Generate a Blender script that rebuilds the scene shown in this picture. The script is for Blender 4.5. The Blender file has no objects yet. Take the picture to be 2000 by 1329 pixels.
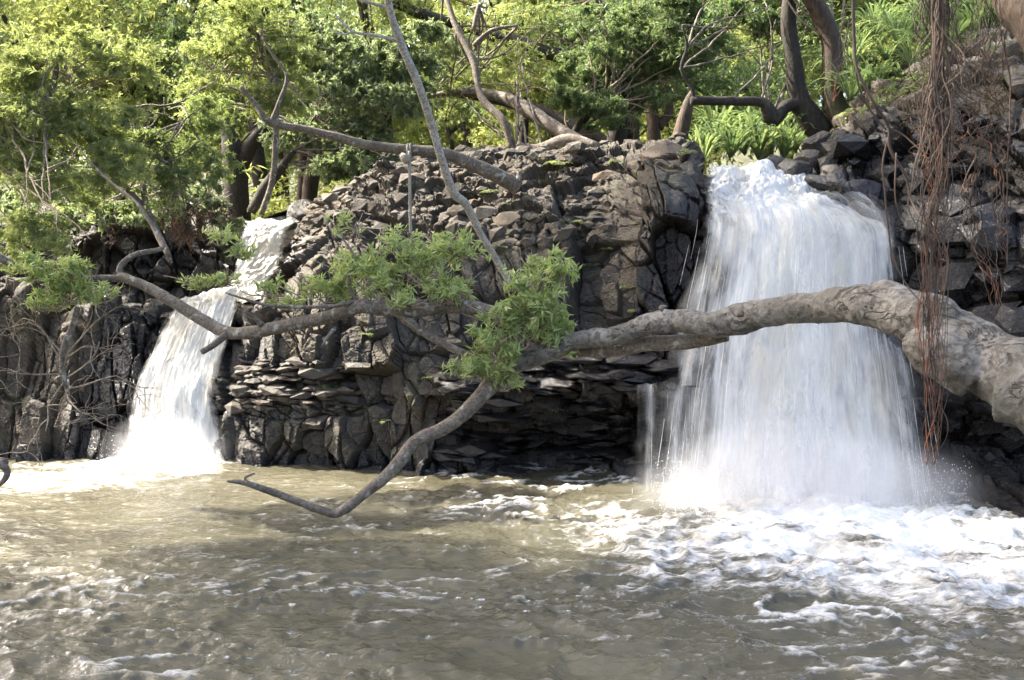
import bpy, math, numpy as np
from mathutils import Vector, Matrix
R = math.radians
rng = np.random.default_rng(7)
scene = bpy.context.scene
col = scene.collection

# ---------------------------------------------------------------- camera, world, sun
F = 1900.0                      # focal length in photo pixels (2000 wide)
PITCH = math.atan(104.5 / F)
CAM = np.array([0.0, 0.0, 2.3])
cam = bpy.data.cameras.new('camera'); cam.sensor_width = 36; cam.lens = 36 * F / 2000
cam.clip_end = 500; cam.clip_start = 0.05
cam.dof.use_dof = True; cam.dof.focus_distance = 8.5; cam.dof.aperture_fstop = 4.0
camo = bpy.data.objects.new('camera', cam); col.objects.link(camo)
camo.location = CAM; camo.rotation_euler = (math.pi / 2 - PITCH, 0, 0); scene.camera = camo

SUN_EL, SUN_AZ = R(47), R(-72)   # azimuth from +Y towards +X
sd = Vector((math.sin(SUN_AZ) * math.cos(SUN_EL), math.cos(SUN_AZ) * math.cos(SUN_EL), math.sin(SUN_EL)))
w = bpy.data.worlds.new('World'); scene.world = w; w.use_nodes = True
nt = w.node_tree; nt.nodes.clear()
sky = nt.nodes.new('ShaderNodeTexSky'); sky.sky_type = 'NISHITA'; sky.sun_disc = False
sky.sun_elevation = SUN_EL; sky.sun_rotation = SUN_AZ; sky.dust_density = 6.0; sky.air_density = 1.0; sky.ozone_density = 0.4
bg = nt.nodes.new('ShaderNodeBackground'); bg.inputs[1].default_value = 0.15
wo = nt.nodes.new('ShaderNodeOutputWorld')
nt.links.new(sky.outputs[0], bg.inputs[0]); nt.links.new(bg.outputs[0], wo.inputs[0])
sl = bpy.data.lights.new('sun', 'SUN'); sl.energy = 3.7; sl.angle = R(1.2); sl.color = (1.0, 0.94, 0.82)
so = bpy.data.objects.new('sun', sl); col.objects.link(so); so.rotation_euler = sd.to_track_quat('Z', 'Y').to_euler()
so.location = (-8, 0, 20)
scene.view_settings.view_transform = 'Standard'; scene.view_settings.look = 'None'
scene.view_settings.gamma = 1; scene.view_settings.use_curve_mapping = False
scene.view_settings.exposure = 2.5
scene.render.engine = 'CYCLES'
scene.cycles.max_bounces = 6; scene.cycles.transparent_max_bounces = 12
scene.cycles.diffuse_bounces = 3; scene.cycles.glossy_bounces = 2; scene.cycles.transmission_bounces = 3
scene.cycles.sample_clamp_indirect = 4; scene.cycles.use_denoising = True
scene.cycles.caustics_reflective = False; scene.cycles.caustics_refractive = False

# ---------------------------------------------------------------- helpers
CP, SP = math.cos(PITCH), math.sin(PITCH)
def at(px, py, Y):
    """the point at depth Y seen at photo pixel (px, py)"""
    px, py, Y = np.broadcast_arrays(np.asarray(px, float), np.asarray(py, float), np.asarray(Y, float))
    dx = (px - 1000) / F; dy = -(py - 664.5) / F
    fy = CP + dy * SP; fz = -SP + dy * CP
    t = Y / fy
    return np.stack([t * dx, Y, CAM[2] + t * fz], -1)
def proj(P):
    v = P - CAM
    fwd = v[..., 1] * CP - v[..., 2] * SP; up = v[..., 1] * SP + v[..., 2] * CP
    return 1000 + F * v[..., 0] / fwd, 664.5 - F * up / fwd

def hsh(i, j, k=0, seed=0):
    i = np.asarray(i, np.int64); j = np.asarray(j, np.int64); k = np.asarray(k, np.int64)
    h = (i * 374761393 + j * 668265263 + k * 2147483647 + seed * 1274126177) & 0xffffffff
    h = ((h ^ (h >> 13)) * 1274126177) & 0xffffffff
    h = ((h ^ (h >> 16)) * 2246822519) & 0xffffffff
    return ((h ^ (h >> 13)) & 0xffffff) / float(0xffffff)
def vnoise(x, y, z=None, seed=0):
    x = np.asarray(x, float); y = np.asarray(y, float)
    xi = np.floor(x); yi = np.floor(y); fx = x - xi; fy = y - yi
    fx = fx * fx * fx * (fx * (fx * 6 - 15) + 10); fy = fy * fy * fy * (fy * (fy * 6 - 15) + 10)
    xi = xi.astype(np.int64); yi = yi.astype(np.int64)
    def layer(k):
        a = hsh(xi, yi, k, seed); b = hsh(xi + 1, yi, k, seed); c = hsh(xi, yi + 1, k, seed); d = hsh(xi + 1, yi + 1, k, seed)
        return (a + (b - a) * fx) * (1 - fy) + (c + (d - c) * fx) * fy
    if z is None: return layer(0) * 2 - 1
    z = np.asarray(z, float); zi = np.floor(z); fz = z - zi; fz = fz * fz * (3 - 2 * fz); zi = zi.astype(np.int64)
    return (layer(zi) * (1 - fz) + layer(zi + 1) * fz) * 2 - 1
def fbm(x, y, z=None, o=4, seed=0, g=0.5):
    s = 0; a = 1; n = 0; f = 1.0
    for k in range(o):
        s = s + a * vnoise(x * f + 13.7 * k, y * f - 7.1 * k, None if z is None else z * f + 3.3 * k, seed + k); n += a; a *= g; f *= 2.03
    return s / n
def sstep(a, b, x):
    t = np.clip((x - a) / (b - a), 0, 1); return t * t * (3 - 2 * t)
def voro(s, t, sx, sy, seed, jit=0.8):
    u = s / sx; v = t / sy
    iu = np.floor(u).astype(np.int64); iv = np.floor(v).astype(np.int64)
    F1 = np.full(u.shape, 9.0); F2 = np.full(u.shape, 9.0)
    ci = np.zeros(u.shape, np.int64); cj = ci.copy(); ox = np.zeros(u.shape); oy = np.zeros(u.shape)
    for a in (-1, 0, 1):
        for b in (-1, 0, 1):
            i = iu + a; j = iv + b
            cx = i + 0.5 + jit * (hsh(i, j, 1, seed) - 0.5) + 0.5 * (hsh(j, 0, 5, seed) - 0.5); cy = j + 0.5 + jit * (hsh(i, j, 2, seed) - 0.5)
            dx = u - cx; dy = v - cy; d = np.abs(dx) ** 2.6 + np.abs(dy) ** 2.6
            d = d ** (1 / 2.6) * (1 + 0.12 * (hsh(i, j, 7, seed) - .5))
            m1 = d < F1; m2 = (~m1) & (d < F2)
            F2 = np.where(m1, F1, np.where(m2, d, F2)); F1 = np.where(m1, d, F1)
            ci = np.where(m1, i, ci); cj = np.where(m1, j, cj); ox = np.where(m1, dx, ox); oy = np.where(m1, dy, oy)
    return F2 - F1, ci, cj, ox, oy
def blocks(s, t, sx, sy, seed, amp, tilt, crack, cw=0.09, jit=0.9):
    e, ci, cj, ox, oy = voro(s, t, sx, sy, seed, jit)
    r = hsh(ci, cj, 11, seed); r2 = hsh(ci, cj, 12, seed) - 0.5; r3 = hsh(ci, cj, 13, seed) - 0.5
    d = amp * (r - 0.5) * 2 + tilt * (r2 * ox + r3 * oy) * 2 - crack * np.clip(1 - e / cw, 0, 1)
    return d, hsh(ci, cj, 14, seed), e

def tag(o, label=None, cat=None, group=None, kind=None):
    if label: o['label'] = label
    if cat: o['category'] = cat
    if group: o['group'] = group
    if kind: o['kind'] = kind
    return o
def link(name, me, mat=None, parent=None):
    o = bpy.data.objects.new(name, me); col.objects.link(o)
    if mat and not me.materials: me.materials.append(mat)
    if parent:
        o.parent = parent
        o.matrix_parent_inverse = Matrix.Translation(parent.location).inverted()
    return o
def empty(name, loc, **k):
    o = bpy.data.objects.new(name, None); col.objects.link(o); o.location = loc; o.empty_display_size = 0.2
    return tag(o, **k)
def mesh_np(name, V, quads=None, tris=None, attrs=None, smooth=True):
    me = bpy.data.meshes.new(name)
    V = np.ascontiguousarray(V, np.float32); me.vertices.add(len(V)); me.vertices.foreach_set('co', V.ravel())
    parts = []; tot = []
    if quads is not None and len(quads): parts.append(np.asarray(quads, np.int32).ravel()); tot.append(np.full(len(quads), 4, np.int32))
    if tris is not None and len(tris): parts.append(np.asarray(tris, np.int32).ravel()); tot.append(np.full(len(tris), 3, np.int32))
    L = np.concatenate(parts); T = np.concatenate(tot); S = np.concatenate([[0], np.cumsum(T)[:-1]]).astype(np.int32)
    me.loops.add(len(L)); me.loops.foreach_set('vertex_index', L)
    me.polygons.add(len(T)); me.polygons.foreach_set('loop_start', S); me.polygons.foreach_set('loop_total', T)
    me.polygons.foreach_set('use_smooth', np.full(len(T), smooth, bool))
    me.update(calc_edges=True)
    for k, a in (attrs or {}).items():
        at_ = me.attributes.new(k, 'FLOAT', 'POINT'); at_.data.foreach_set('value', np.ascontiguousarray(a, np.float32).ravel())
    return me
def grid_quads(nr, nc):
    i = np.arange(nr - 1)[:, None] * nc + np.arange(nc - 1)[None, :]
    return np.stack([i, i + 1, i + nc + 1, i + nc], -1).reshape(-1, 4)
def grid_normals(P):
    a = np.gradient(P, axis=1); b = np.gradient(P, axis=0)
    n = np.cross(a, b); n /= np.linalg.norm(n, axis=-1, keepdims=True) + 1e-9
    return n
class MB:
    """collects vertices, faces and attributes into one mesh"""
    def __init__(s): s.V = []; s.Q = []; s.T = []; s.A = {}; s.n = 0
    def add(s, V, Q=None, T=None, **A):
        V = np.asarray(V, float).reshape(-1, 3)
        if Q is not None and len(Q): s.Q.append(np.asarray(Q) + s.n)
        if T is not None and len(T): s.T.append(np.asarray(T) + s.n)
        for k, a in A.items(): s.A.setdefault(k, []).append(np.broadcast_to(np.asarray(a, float), (len(V),)))
        s.V.append(V); s.n += len(V)
    def mesh(s, name, smooth=True):
        return mesh_np(name, np.concatenate(s.V), np.concatenate(s.Q) if s.Q else None, np.concatenate(s.T) if s.T else None,
                       {k: np.concatenate(a) for k, a in s.A.items()}, smooth)
    def build(s, name, mat, parent=None, smooth=True): return link(name, s.mesh(name, smooth), mat, parent)

def catmull(P, n):
    P = np.asarray(P, float); k = len(P)
    E = np.vstack([2 * P[0] - P[1], P, 2 * P[-1] - P[-2]])
    t = np.linspace(0, k - 1 - 1e-6, n); i = t.astype(int); f = (t - i)[:, None]
    a, b, c, d = E[i], E[i + 1], E[i + 2], E[i + 3]
    return 0.5 * ((2 * b) + (-a + c) * f + (2 * a - 5 * b + 4 * c - d) * f ** 2 + (-a + 3 * b - 3 * c + d) * f ** 3)
def tube(mb, pts, rad, seg=0.06, ns=10, bump=0.08, bfreq=8.0, seed=0, wob=0.0, cap=True, **A):
    """tapered tube through pts (world) with radii rad (metres)"""
    P = np.asarray(pts, float); L = np.linalg.norm(np.diff(P, axis=0), axis=1).sum()
    n = max(4, int(L / seg) + 2, len(P) * 2)
    C = catmull(np.hstack([P, np.asarray(rad, float)[:, None]]), n); r = np.maximum(C[:, 3], 0.0008); C = C[:, :3]
    if wob: C = C + wob * np.stack([fbm(C[:, 0] * 3, C[:, 2] * 3, C[:, 1] * 3, 3, seed + q) for q in (1, 5, 9)], -1)
    T = np.gradient(C, axis=0); T /= np.linalg.norm(T, axis=1, keepdims=True) + 1e-9
    up = np.array([0.3, 0.2, 0.93]); N = np.zeros_like(T); v = np.cross(T[0], up); v /= np.linalg.norm(v) + 1e-9
    for i in range(n):
        v = v - T[i] * (v @ T[i]); v /= np.linalg.norm(v) + 1e-9; N[i] = v
    B = np.cross(T, N); a = np.linspace(0, 2 * math.pi, ns, endpoint=False)
    D = N[:, None] * np.cos(a)[None, :, None] + B[:, None] * np.sin(a)[None, :, None]
    V = C[:, None] + D * r[:, None, None]
    if bump:
        q = V * bfreq
        nz = fbm(q[..., 0], q[..., 1], q[..., 2], 3, seed) ; nz = nz + 0.5 * fbm(q[..., 0] * .3, q[..., 1] * .3, q[..., 2] * .3, 2, seed + 9)
        V = V + D * (nz * bump * r[:, None])[..., None]
    i = np.arange(n - 1)[:, None] * ns; j = np.arange(ns)[None]; j2 = (j + 1) % ns
    Q = np.stack([i + j, i + j2, i + ns + j2, i + ns + j], -1).reshape(-1, 4)
    V = V.reshape(-1, 3); Tr = []
    if cap:
        V = np.vstack([V, C[0], C[-1]]); m = n * ns
        jj = np.arange(ns); Tr = np.vstack([np.stack([(jj + 1) % ns, jj, np.full(ns, m)], -1), np.stack([m - ns + jj, m - ns + (jj + 1) % ns, np.full(ns, m + 1)], -1)])
    tt = np.repeat(np.linspace(0, 1, n), ns)
    if cap: tt = np.concatenate([tt, [0, 1]])
    mb.add(V, Q, Tr if cap else None, along=tt, **A)
    return C, r
def px_tube(mb, pts, **k):
    """pts: (px, py, Y, radius in px)"""
    p = np.array(pts, float); return tube(mb, at(p[:, 0], p[:, 1], p[:, 2]), p[:, 3] * p[:, 2] / F, **k)

def leaves(mb, C, D, Ln, Wd, fold=0.25, droop=0.25, r=None, leafseg=1):
    """a leaf per centre: pointed blade from C along D; 1 or 2 bent segments"""
    n = len(C); D = D / (np.linalg.norm(D, axis=1, keepdims=True) + 1e-9)
    h = rng.normal(size=(n, 3)); S = np.cross(D, h); S /= np.linalg.norm(S, axis=1, keepdims=True) + 1e-9
    N = np.cross(S, D); Ln = np.broadcast_to(Ln, (n,))[:, None]; Wd = np.broadcast_to(Wd, (n,))[:, None]
    if r is None: r = rng.random(n)
    dz = np.array([0, 0, -1.0]) * Ln * droop
    mid = C + D * Ln * 0.45 + dz * 0.25
    a = C; b = mid + S * Wd * 0.5 + N * Wd * fold; c = C + D * Ln + dz; d = mid - S * Wd * 0.5 + N * Wd * fold
    V = np.stack([a, b, c, d], 1).reshape(-1, 3)
    k = np.arange(n)[:, None] * 4
    mb.add(V, None, np.vstack([k + np.array([0, 1, 2]), k + np.array([0, 2, 3])]), rnd=np.repeat(r, 4))
def rdir(n, up=0.0):
    d = rng.normal(size=(n, 3)); d[:, 2] += up; return d / (np.linalg.norm(d, axis=1, keepdims=True) + 1e-9)
def whorls(mb, C, nl, Ln, Wd, up=0.5, spread=0.7, droop=0.3, tint=0.0, out=None):
    """tufts of narrow leaves at the points C"""
    n = len(C); base = rdir(n, up)
    if out is not None: base = base + out; base /= np.linalg.norm(base, axis=1, keepdims=True)
    tr = np.clip(rng.random(n) + tint, 0, 1)
    CC = np.repeat(C, nl, 0); BD = np.repeat(base, nl, 0); D = BD + rdir(n * nl) * spread
    st = CC - BD * (rng.random((n * nl, 1)) * 0.8) * Ln
    leaves(mb, st, D, Ln * rng.uniform(0.6, 1.2, n * nl), Wd * rng.uniform(0.7, 1.2, n * nl), droop=droop, r=np.clip(np.repeat(tr, nl) * 0.6 + rng.random(n * nl) * 0.4, 0, 1))
def lobe_points(lobes, dens, gap=0.0, gf=1.2, seed=0, sub=24):
    """points in ellipsoid lobes (px, py, Y, rpx, rpy); more near the shell, clumped by noise"""
    out = []; dirs = []
    for (px, py, Y, rx, ry) in lobes:
        c = at(px, py, Y); a = rx * Y / F; b = ry * Y / F
        m = sub if sub else 1; n = int(dens * a * b * 12 / m)
        for q in range(m):
            if sub:
                o = rdir(1)[0] * rng.random() ** 0.5; cc = c + o * np.array([a, (a + b) / 2, b]) * 0.85; sc = rng.uniform(0.22, 0.5); ax = np.array([a * rng.uniform(.8, 1.5), (a + b) / 2 * 0.9, b * rng.uniform(.55, .95)]) * sc
            else: cc = c; ax = np.array([a, (a + b) / 2 * 0.9, b])
            d = rdir(n); rr = np.abs(rng.normal(size=n)) * 0.55 if sub else rng.random(n) ** 0.45
            P = cc + d * rr[:, None] * ax
            nz = fbm(P[:, 0] * gf, P[:, 1] * gf, P[:, 2] * gf, 3, seed)
            k = nz > gap - 0.45 * rng.random(n)
            out.append(P[k]); dirs.append(d[k])
    return np.vstack(out), np.vstack(dirs)

# ---------------------------------------------------------------- materials
class NT:
    def __init__(s, name):
        s.m = bpy.data.materials.new(name); s.m.use_nodes = True; s.t = s.m.node_tree; s.t.nodes.clear()
        s.out = s.t.nodes.new('ShaderNodeOutputMaterial')
    def n(s, typ, ins=None, **props):
        nd = s.t.nodes.new('ShaderNode' + typ)
        for k, v in props.items(): setattr(nd, k, v)
        for k, v in (ins or {}).items(): s.set(nd.inputs[k], v)
        return nd
    def set(s, sock, v):
        if isinstance(v, bpy.types.NodeSocket): s.t.links.new(v, sock)
        elif isinstance(v, bpy.types.Node): s.t.links.new(v.outputs[0], sock)
        elif isinstance(v, tuple) and len(v) == 3 and sock.type == 'RGBA': sock.default_value = (*v, 1)
        else: sock.default_value = v
    def attr(s, name): return s.n('Attribute', attribute_name=name).outputs['Fac']
    def math(s, op, a, b=0.0, c=0.0, clamp=False): return s.n('Math', {0: a, 1: b, 2: c}, operation=op, use_clamp=clamp).outputs[0]
    def mix(s, f, a, b, mode='MIX'):
        nd = s.n('Mix', data_type='RGBA', blend_type=mode)
        s.set(nd.inputs[0], f); s.set(nd.inputs[6], a); s.set(nd.inputs[7], b); return nd.outputs[2]
    def ramp(s, f, lo, hi, a=0.0, b=1.0): return s.n('MapRange', {0: f, 1: lo, 2: hi, 3: a, 4: b}, interpolation_type='SMOOTHSTEP').outputs[0]
    def obj(s, scale=(1, 1, 1)):
        tc = s.n('TexCoord'); return s.n('Mapping', {'Vector': tc.outputs['Object'], 'Scale': scale}).outputs[0]
    def noise(s, vec, scale, detail=4, rough=0.55, dist=0.0): return s.n('TexNoise', {'Vector': vec, 'Scale': scale, 'Detail': detail, 'Roughness': rough, 'Distortion': dist}).outputs['Fac']
    def bump(s, h, st, dist=0.01): return s.n('Bump', {'Height': h, 'Strength': st, 'Distance': dist}).outputs[0]
    def done(s, sh): s.t.links.new(sh if isinstance(sh, bpy.types.NodeSocket) else sh.outputs[0], s.out.inputs['Surface']); return s.m

def rock_mat():
    t = NT('basalt'); v = t.obj()
    n1 = t.noise(v, 1.3, 5); n2 = t.noise(v, 9, 6, 0.65); n3 = t.noise(v, 45, 4, 0.7)
    c = t.mix(t.ramp(n1, 0.35, 0.65), (0.040, 0.034, 0.029), (0.085, 0.068, 0.050))
    c = t.mix(t.math('MULTIPLY', t.ramp(n2, 0.45, 0.7), 0.6), c, (0.15, 0.122, 0.090)); c = t.mix(t.math('MULTIPLY', t.ramp(n3, 0.52, 0.35), 0.6), c, (0.020, 0.018, 0.016))
    c = t.mix(t.math('MULTIPLY', t.ramp(t.attr('tint'), 0.75, 1.0), 0.5), c, (0.14, 0.088, 0.050))
    c = t.mix(t.math('MULTIPLY', t.ramp(t.attr('tint'), 0.35, 0.0), 0.6), c, (0.028, 0.028, 0.030))
    geo = t.n('NewGeometry'); nz = t.n('SeparateXYZ', {0: geo.outputs['Normal']}).outputs[2]
    dust = t.math('MULTIPLY', t.ramp(nz, 0.2, 0.85), 0.5)
    c = t.mix(dust, c, (0.115, 0.098, 0.078))
    moss = t.math('MULTIPLY', t.math('MULTIPLY', t.ramp(t.noise(v, 2.3, 4), 0.52, 0.68), t.ramp(n2, 0.4, 0.6)), t.attr('moss'))
    c = t.mix(moss, c, (0.075, 0.085, 0.03))
    vo = t.n('TexVoronoi', {'Vector': v, 'Scale': 22.0, 'Randomness': 1.0}); 
    lich = t.math('MULTIPLY', t.ramp(vo.outputs['Distance'], 0.26, 0.12), t.ramp(t.noise(v, 1.7, 3), 0.5, 0.66))
    c = t.mix(t.math('MULTIPLY', lich, 0.6), c, (0.36, 0.36, 0.33))
    wet = t.attr('wet')
    wn = t.math('ADD', wet, t.math('MULTIPLY', t.math('SUBTRACT', t.noise(v, 3.0, 4), 0.5), 0.9), clamp=True)
    wn = t.math('MULTIPLY', wn, t.ramp(wet, 0.02, 0.2))
    c = t.mix(wn, c, t.mix(0.85, c, (0.008, 0.008, 0.011)))  # wet darkening; its near black also carries painted shade in the undercut
    rough = t.n('MapRange', {0: wn, 3: 0.85, 4: 0.16}).outputs[0]
    h = t.math('ADD', t.math('MULTIPLY', n2, 0.9), t.math('MULTIPLY', n3, 0.35))
    b = t.n('BsdfPrincipled', {'Base Color': c, 'Roughness': rough, 'Normal': t.bump(h, 1.0, 0.04)})
    return t.done(b)
def bark_mat(name, c1, c2, c3=None, scale=1.0, stretch=(1, 1, 1), bump=0.7, lichen=0.0):
    t = NT(name); v = t.obj(stretch)
    n1 = t.noise(v, 4 * scale, 5, 0.6); n2 = t.noise(v, 22 * scale, 6, 0.7, 0.4); w1 = t.noise(v, 60 * scale, 3)
    c = t.mix(t.ramp(n1, 0.35, 0.65), c1, c2); c = t.mix(t.math('MULTIPLY', t.ramp(n2, 0.56, 0.40), 0.75), c, tuple(x * 0.35 for x in c1))
    if c3: c = t.mix(t.math('MULTIPLY', t.ramp(t.noise(v, 2.2, 3), 0.55, 0.7), 0.7), c, c3)
    if lichen: c = t.mix(t.math('MULTIPLY', t.ramp(t.noise(v, 14, 2), 0.6, 0.66), lichen), c, (0.45, 0.45, 0.40))
    h = t.math('ADD', n2, t.math('MULTIPLY', w1, 0.3))
    if name == 'grey_bark':
        q = t.noise(t.obj((1, 1, 2.2)), 2.6, 4, 0.6, 1.0); cr = t.math('MULTIPLY', t.ramp(t.math('ABSOLUTE', t.math('SUBTRACT', q, 0.5)), 0.026, 0.0), t.ramp(t.noise(v, 2.5, 2), 0.46, 0.54))
        pit = t.math('MULTIPLY', t.ramp(t.n('TexVoronoi', {'Vector': v, 'Scale': 17.0}).outputs['Distance'], 0.2, 0.1), t.ramp(t.noise(v, 5, 2), 0.52, 0.6)); cr = t.math('MAXIMUM', cr, pit)
        c = t.mix(t.math('MULTIPLY', cr, 0.65), c, (0.04, 0.034, 0.027)); h = t.math('SUBTRACT', h, t.math('MULTIPLY', cr, 1.2))
    return t.done(t.n('BsdfPrincipled', {'Base Color': c, 'Roughness': 0.8, 'Normal': t.bump(h, bump, 0.02)}))
def leaf_mat(name, c1, c2, c3, trans=0.45, rough=0.45):
    t = NT(name); r = t.attr('rnd')
    oi = t.n('ObjectInfo').outputs['Random']
    c = t.mix(t.ramp(r, 0.0, 0.6), c1, c2); c = t.mix(t.ramp(r, 0.7, 1.0), c, c3)
    c = t.mix(t.math('MULTIPLY', oi, 0.25), c, c3)
    p = t.n('BsdfPrincipled', {'Base Color': c, 'Roughness': rough})
    tl = t.n('BsdfTranslucent', {'Color': t.mix(1.0, c, (1.3, 1.35, 0.9), 'MULTIPLY')})
    return t.done(t.n('MixShader', {0: trans, 1: p, 2: tl}))
M = {}
M['rock'] = rock_mat()
M['log'] = bark_mat('grey_bark', (0.135, 0.122, 0.104), (0.25, 0.23, 0.20), (0.105, 0.095, 0.075), 1.0, bump=1.0)
M['branch'] = bark_mat('branch_bark', (0.13, 0.10, 0.075), (0.22, 0.18, 0.14), None, 2.0, bump=0.7, lichen=0.5)
M['brown'] = bark_mat('brown_bark', (0.050, 0.031, 0.020), (0.10, 0.063, 0.040), (0.05, 0.055, 0.024), 1.2, (1, 1, 0.35))
M['dark'] = bark_mat('dark_bark', (0.020, 0.015, 0.011), (0.045, 0.033, 0.024), (0.04, 0.05, 0.018), 1.2, (1, 1, 0.4))  # dark bark, deepened so the colour carries the trunks' backlit shade
M['pale'] = bark_mat('pale_bark', (0.34, 0.31, 0.28), (0.48, 0.45, 0.41), None, 2.0, bump=0.3)
M['twig'] = bark_mat('dry_twig', (0.24, 0.18, 0.12), (0.36, 0.29, 0.21), None, 3.0, bump=0.2)
M['lf_feather'] = leaf_mat('feathery_leaf', (0.17, 0.22, 0.095), (0.27, 0.31, 0.135), (0.41, 0.41, 0.22), 0.58)
M['lf_green'] = leaf_mat('narrow_green_leaf', (0.135, 0.185, 0.08), (0.225, 0.27, 0.12), (0.34, 0.35, 0.20), 0.55)
M['lf_gloss'] = leaf_mat('glossy_leaf', (0.12, 0.16, 0.095), (0.20, 0.245, 0.15), (0.36, 0.39, 0.27), 0.5, 0.28)
M['lf_dark'] = leaf_mat('dark_leaf', (0.075, 0.12, 0.06), (0.135, 0.19, 0.09), (0.23, 0.27, 0.14), 0.5)
M['lf_yellow'] = leaf_mat('sunlit_leaf', (0.18, 0.215, 0.08), (0.29, 0.31, 0.125), (0.43, 0.42, 0.21), 0.6)  # yellow tone puts the far wood's sunlight into the leaf colour
M['lf_near'] = leaf_mat('narrow_pale_leaf', (0.22, 0.29, 0.105), (0.35, 0.41, 0.17), (0.50, 0.52, 0.28), 0.4, 0.35)  # lightened to stand for sunlight that these shaded tufts do not receive
M['rope'] = bark_mat('rope_fibre', (0.33, 0.30, 0.25), (0.45, 0.42, 0.36), None, 6.0, bump=0.6)
def root_mat():
    t = NT('aerial_root'); a = t.attr('along'); v = t.obj((1, 1, 0.2))
    c = t.mix(t.ramp(t.noise(v, 12, 3), 0.4, 0.65), (0.032, 0.020, 0.015), (0.095, 0.058, 0.038))
    c = t.mix(t.ramp(t.math('MULTIPLY', a, t.math('ADD', t.math('MULTIPLY', t.attr('rnd'), 0.8), 0.55)), 0.6, 0.95), c, (0.42, 0.14, 0.06))
    return t.done(t.n('BsdfPrincipled', {'Base Color': c, 'Roughness': 0.7}))
M['root'] = root_mat()
def soil_mat():
    t = NT('soil'); v = t.obj(); n = t.noise(v, 2.0, 6)
    c = t.mix(t.ramp(n, 0.4, 0.6), (0.05, 0.038, 0.024), (0.07, 0.09, 0.03))
    return t.done(t.n('BsdfPrincipled', {'Base Color': c, 'Roughness': 0.95, 'Normal': t.bump(t.noise(v, 12, 5), 0.8, 0.05)}))
M['soil'] = soil_mat()
def pool_mat():
    t = NT('muddy_water'); v = t.obj()
    foam = t.attr('foam')
    fl = t.noise(t.obj((0.8, 2.0, 1)), 9.0, 6, 0.65, 1.0)
    f = t.ramp(t.math('ADD', foam, t.math('MULTIPLY', t.math('SUBTRACT', fl, 0.5), 1.1)), 0.24, 0.92)
    mud = t.mix(t.ramp(t.noise(v, 0.5, 3), 0.35, 0.65), (0.073, 0.067, 0.045), (0.100, 0.092, 0.063))
    fc = t.mix(t.math('MULTIPLY', t.ramp(t.noise(v, 1.3, 3), 0.50, 0.68), 0.7), (0.80, 0.79, 0.77), (0.58, 0.50, 0.36))
    h = t.math('ADD', t.noise(t.obj((1, 2.0, 1)), 12, 5, 0.6, 0.4), t.math('MULTIPLY', t.noise(v, 38, 3), 0.25))
    nb = t.bump(h, 0.5, 0.05)
    # silty water scatters light deep below the ripples, so its body ignores them; only the surface reflection follows them
    flat = t.n('CombineXYZ', {2: 1.0}).outputs[0]
    body = t.n('BsdfDiffuse', {'Color': mud, 'Normal': flat}); gl = t.n('BsdfGlossy', {'Roughness': 0.07, 'Normal': nb})
    wat = t.n('MixShader', {0: t.n('Fresnel', {'IOR': 1.4, 'Normal': nb}).outputs[0], 1: body, 2: gl})
    fo = t.n('BsdfPrincipled', {'Base Color': fc, 'Roughness': 0.6, 'Normal': nb})
    return t.done(t.n('MixShader', {0: t.math('MULTIPLY', f, 0.93), 1: wat, 2: fo}))
M['pool'] = pool_mat()
def fall_mat(name, lo=0.42, hi=0.72, streak=1.0, amax=1.0, tintf=0.5):
    """white falling water: streaks run down the sheet in its own u (across) and v (down) metres"""
    t = NT(name); u = t.attr('su'); v = t.attr('sv')
    def uv(su, sv): return t.n('CombineXYZ', {0: t.math('MULTIPLY', u, su), 1: t.math('MULTIPLY', v, sv), 2: t.attr('sl')}).outputs[0]
    a = t.noise(uv(11, 1.0), 1.0, 5, 0.6, 0.5); b = t.noise(uv(3.5, 1.2), 1.0, 5, 0.6, 0.8); c3 = t.noise(uv(40, 2.0), 1.0, 3, 0.6)
    s = t.math('ADD', t.math('MULTIPLY', a, 0.42), t.math('MULTIPLY', b, 0.48)); s = t.math('ADD', s, t.math('MULTIPLY', c3, 0.15))
    iso = t.noise(t.n('CombineXYZ', {0: t.math('MULTIPLY', u, 5.0), 1: t.math('MULTIPLY', v, 5.0), 2: t.attr('sl')}).outputs[0], 1.0, 6, 0.65, 0.8)
    s = t.n('Mix', {0: t.attr('froth'), 2: s, 3: iso}, data_type='FLOAT').outputs[0]
    al = t.ramp(t.math('ADD', t.attr('dens'), t.math('MULTIPLY', t.math('SUBTRACT', s, 0.5), 2.2 * streak)), lo, hi, 0.0, amax)
    c = t.mix(t.math('MULTIPLY', t.ramp(t.noise(uv(2.2, 0.5), 1.0, 3), 0.42, 0.66), tintf), (0.89, 0.885, 0.87), (0.82, 0.75, 0.62))
    c = t.mix(t.math('MULTIPLY', t.ramp(s, 0.52, 0.36), 0.5), c, (0.45, 0.47, 0.53))  # blue grey shade painted into the gaps between streaks
    p = t.n('BsdfPrincipled', {'Base Color': c, 'Roughness': 0.55, 'Normal': t.bump(s, 0.3, 0.04)})
    tl = t.n('BsdfTranslucent', {'Color': c}); m = t.n('MixShader', {0: 0.35, 1: p, 2: tl})
    return t.done(t.n('MixShader', {0: al, 1: t.n('BsdfTransparent'), 2: m}))
M['fall'] = fall_mat('falling_water', 0.12, 0.95, 0.9, 1.0, 0.8)
M['veil'] = fall_mat('water_veil', 0.05, 1.3, 0.55, 0.9)
def drop_mat():
    t = NT('water_drops'); p = t.n('BsdfPrincipled', {'Base Color': (0.86, 0.88, 0.92), 'Roughness': 0.3})
    tl = t.n('BsdfTranslucent', {'Color': (0.9, 0.92, 0.95)})
    return t.done(t.n('MixShader', {0: 0.4, 1: p, 2: tl}))
M['drops'] = drop_mat()

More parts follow.
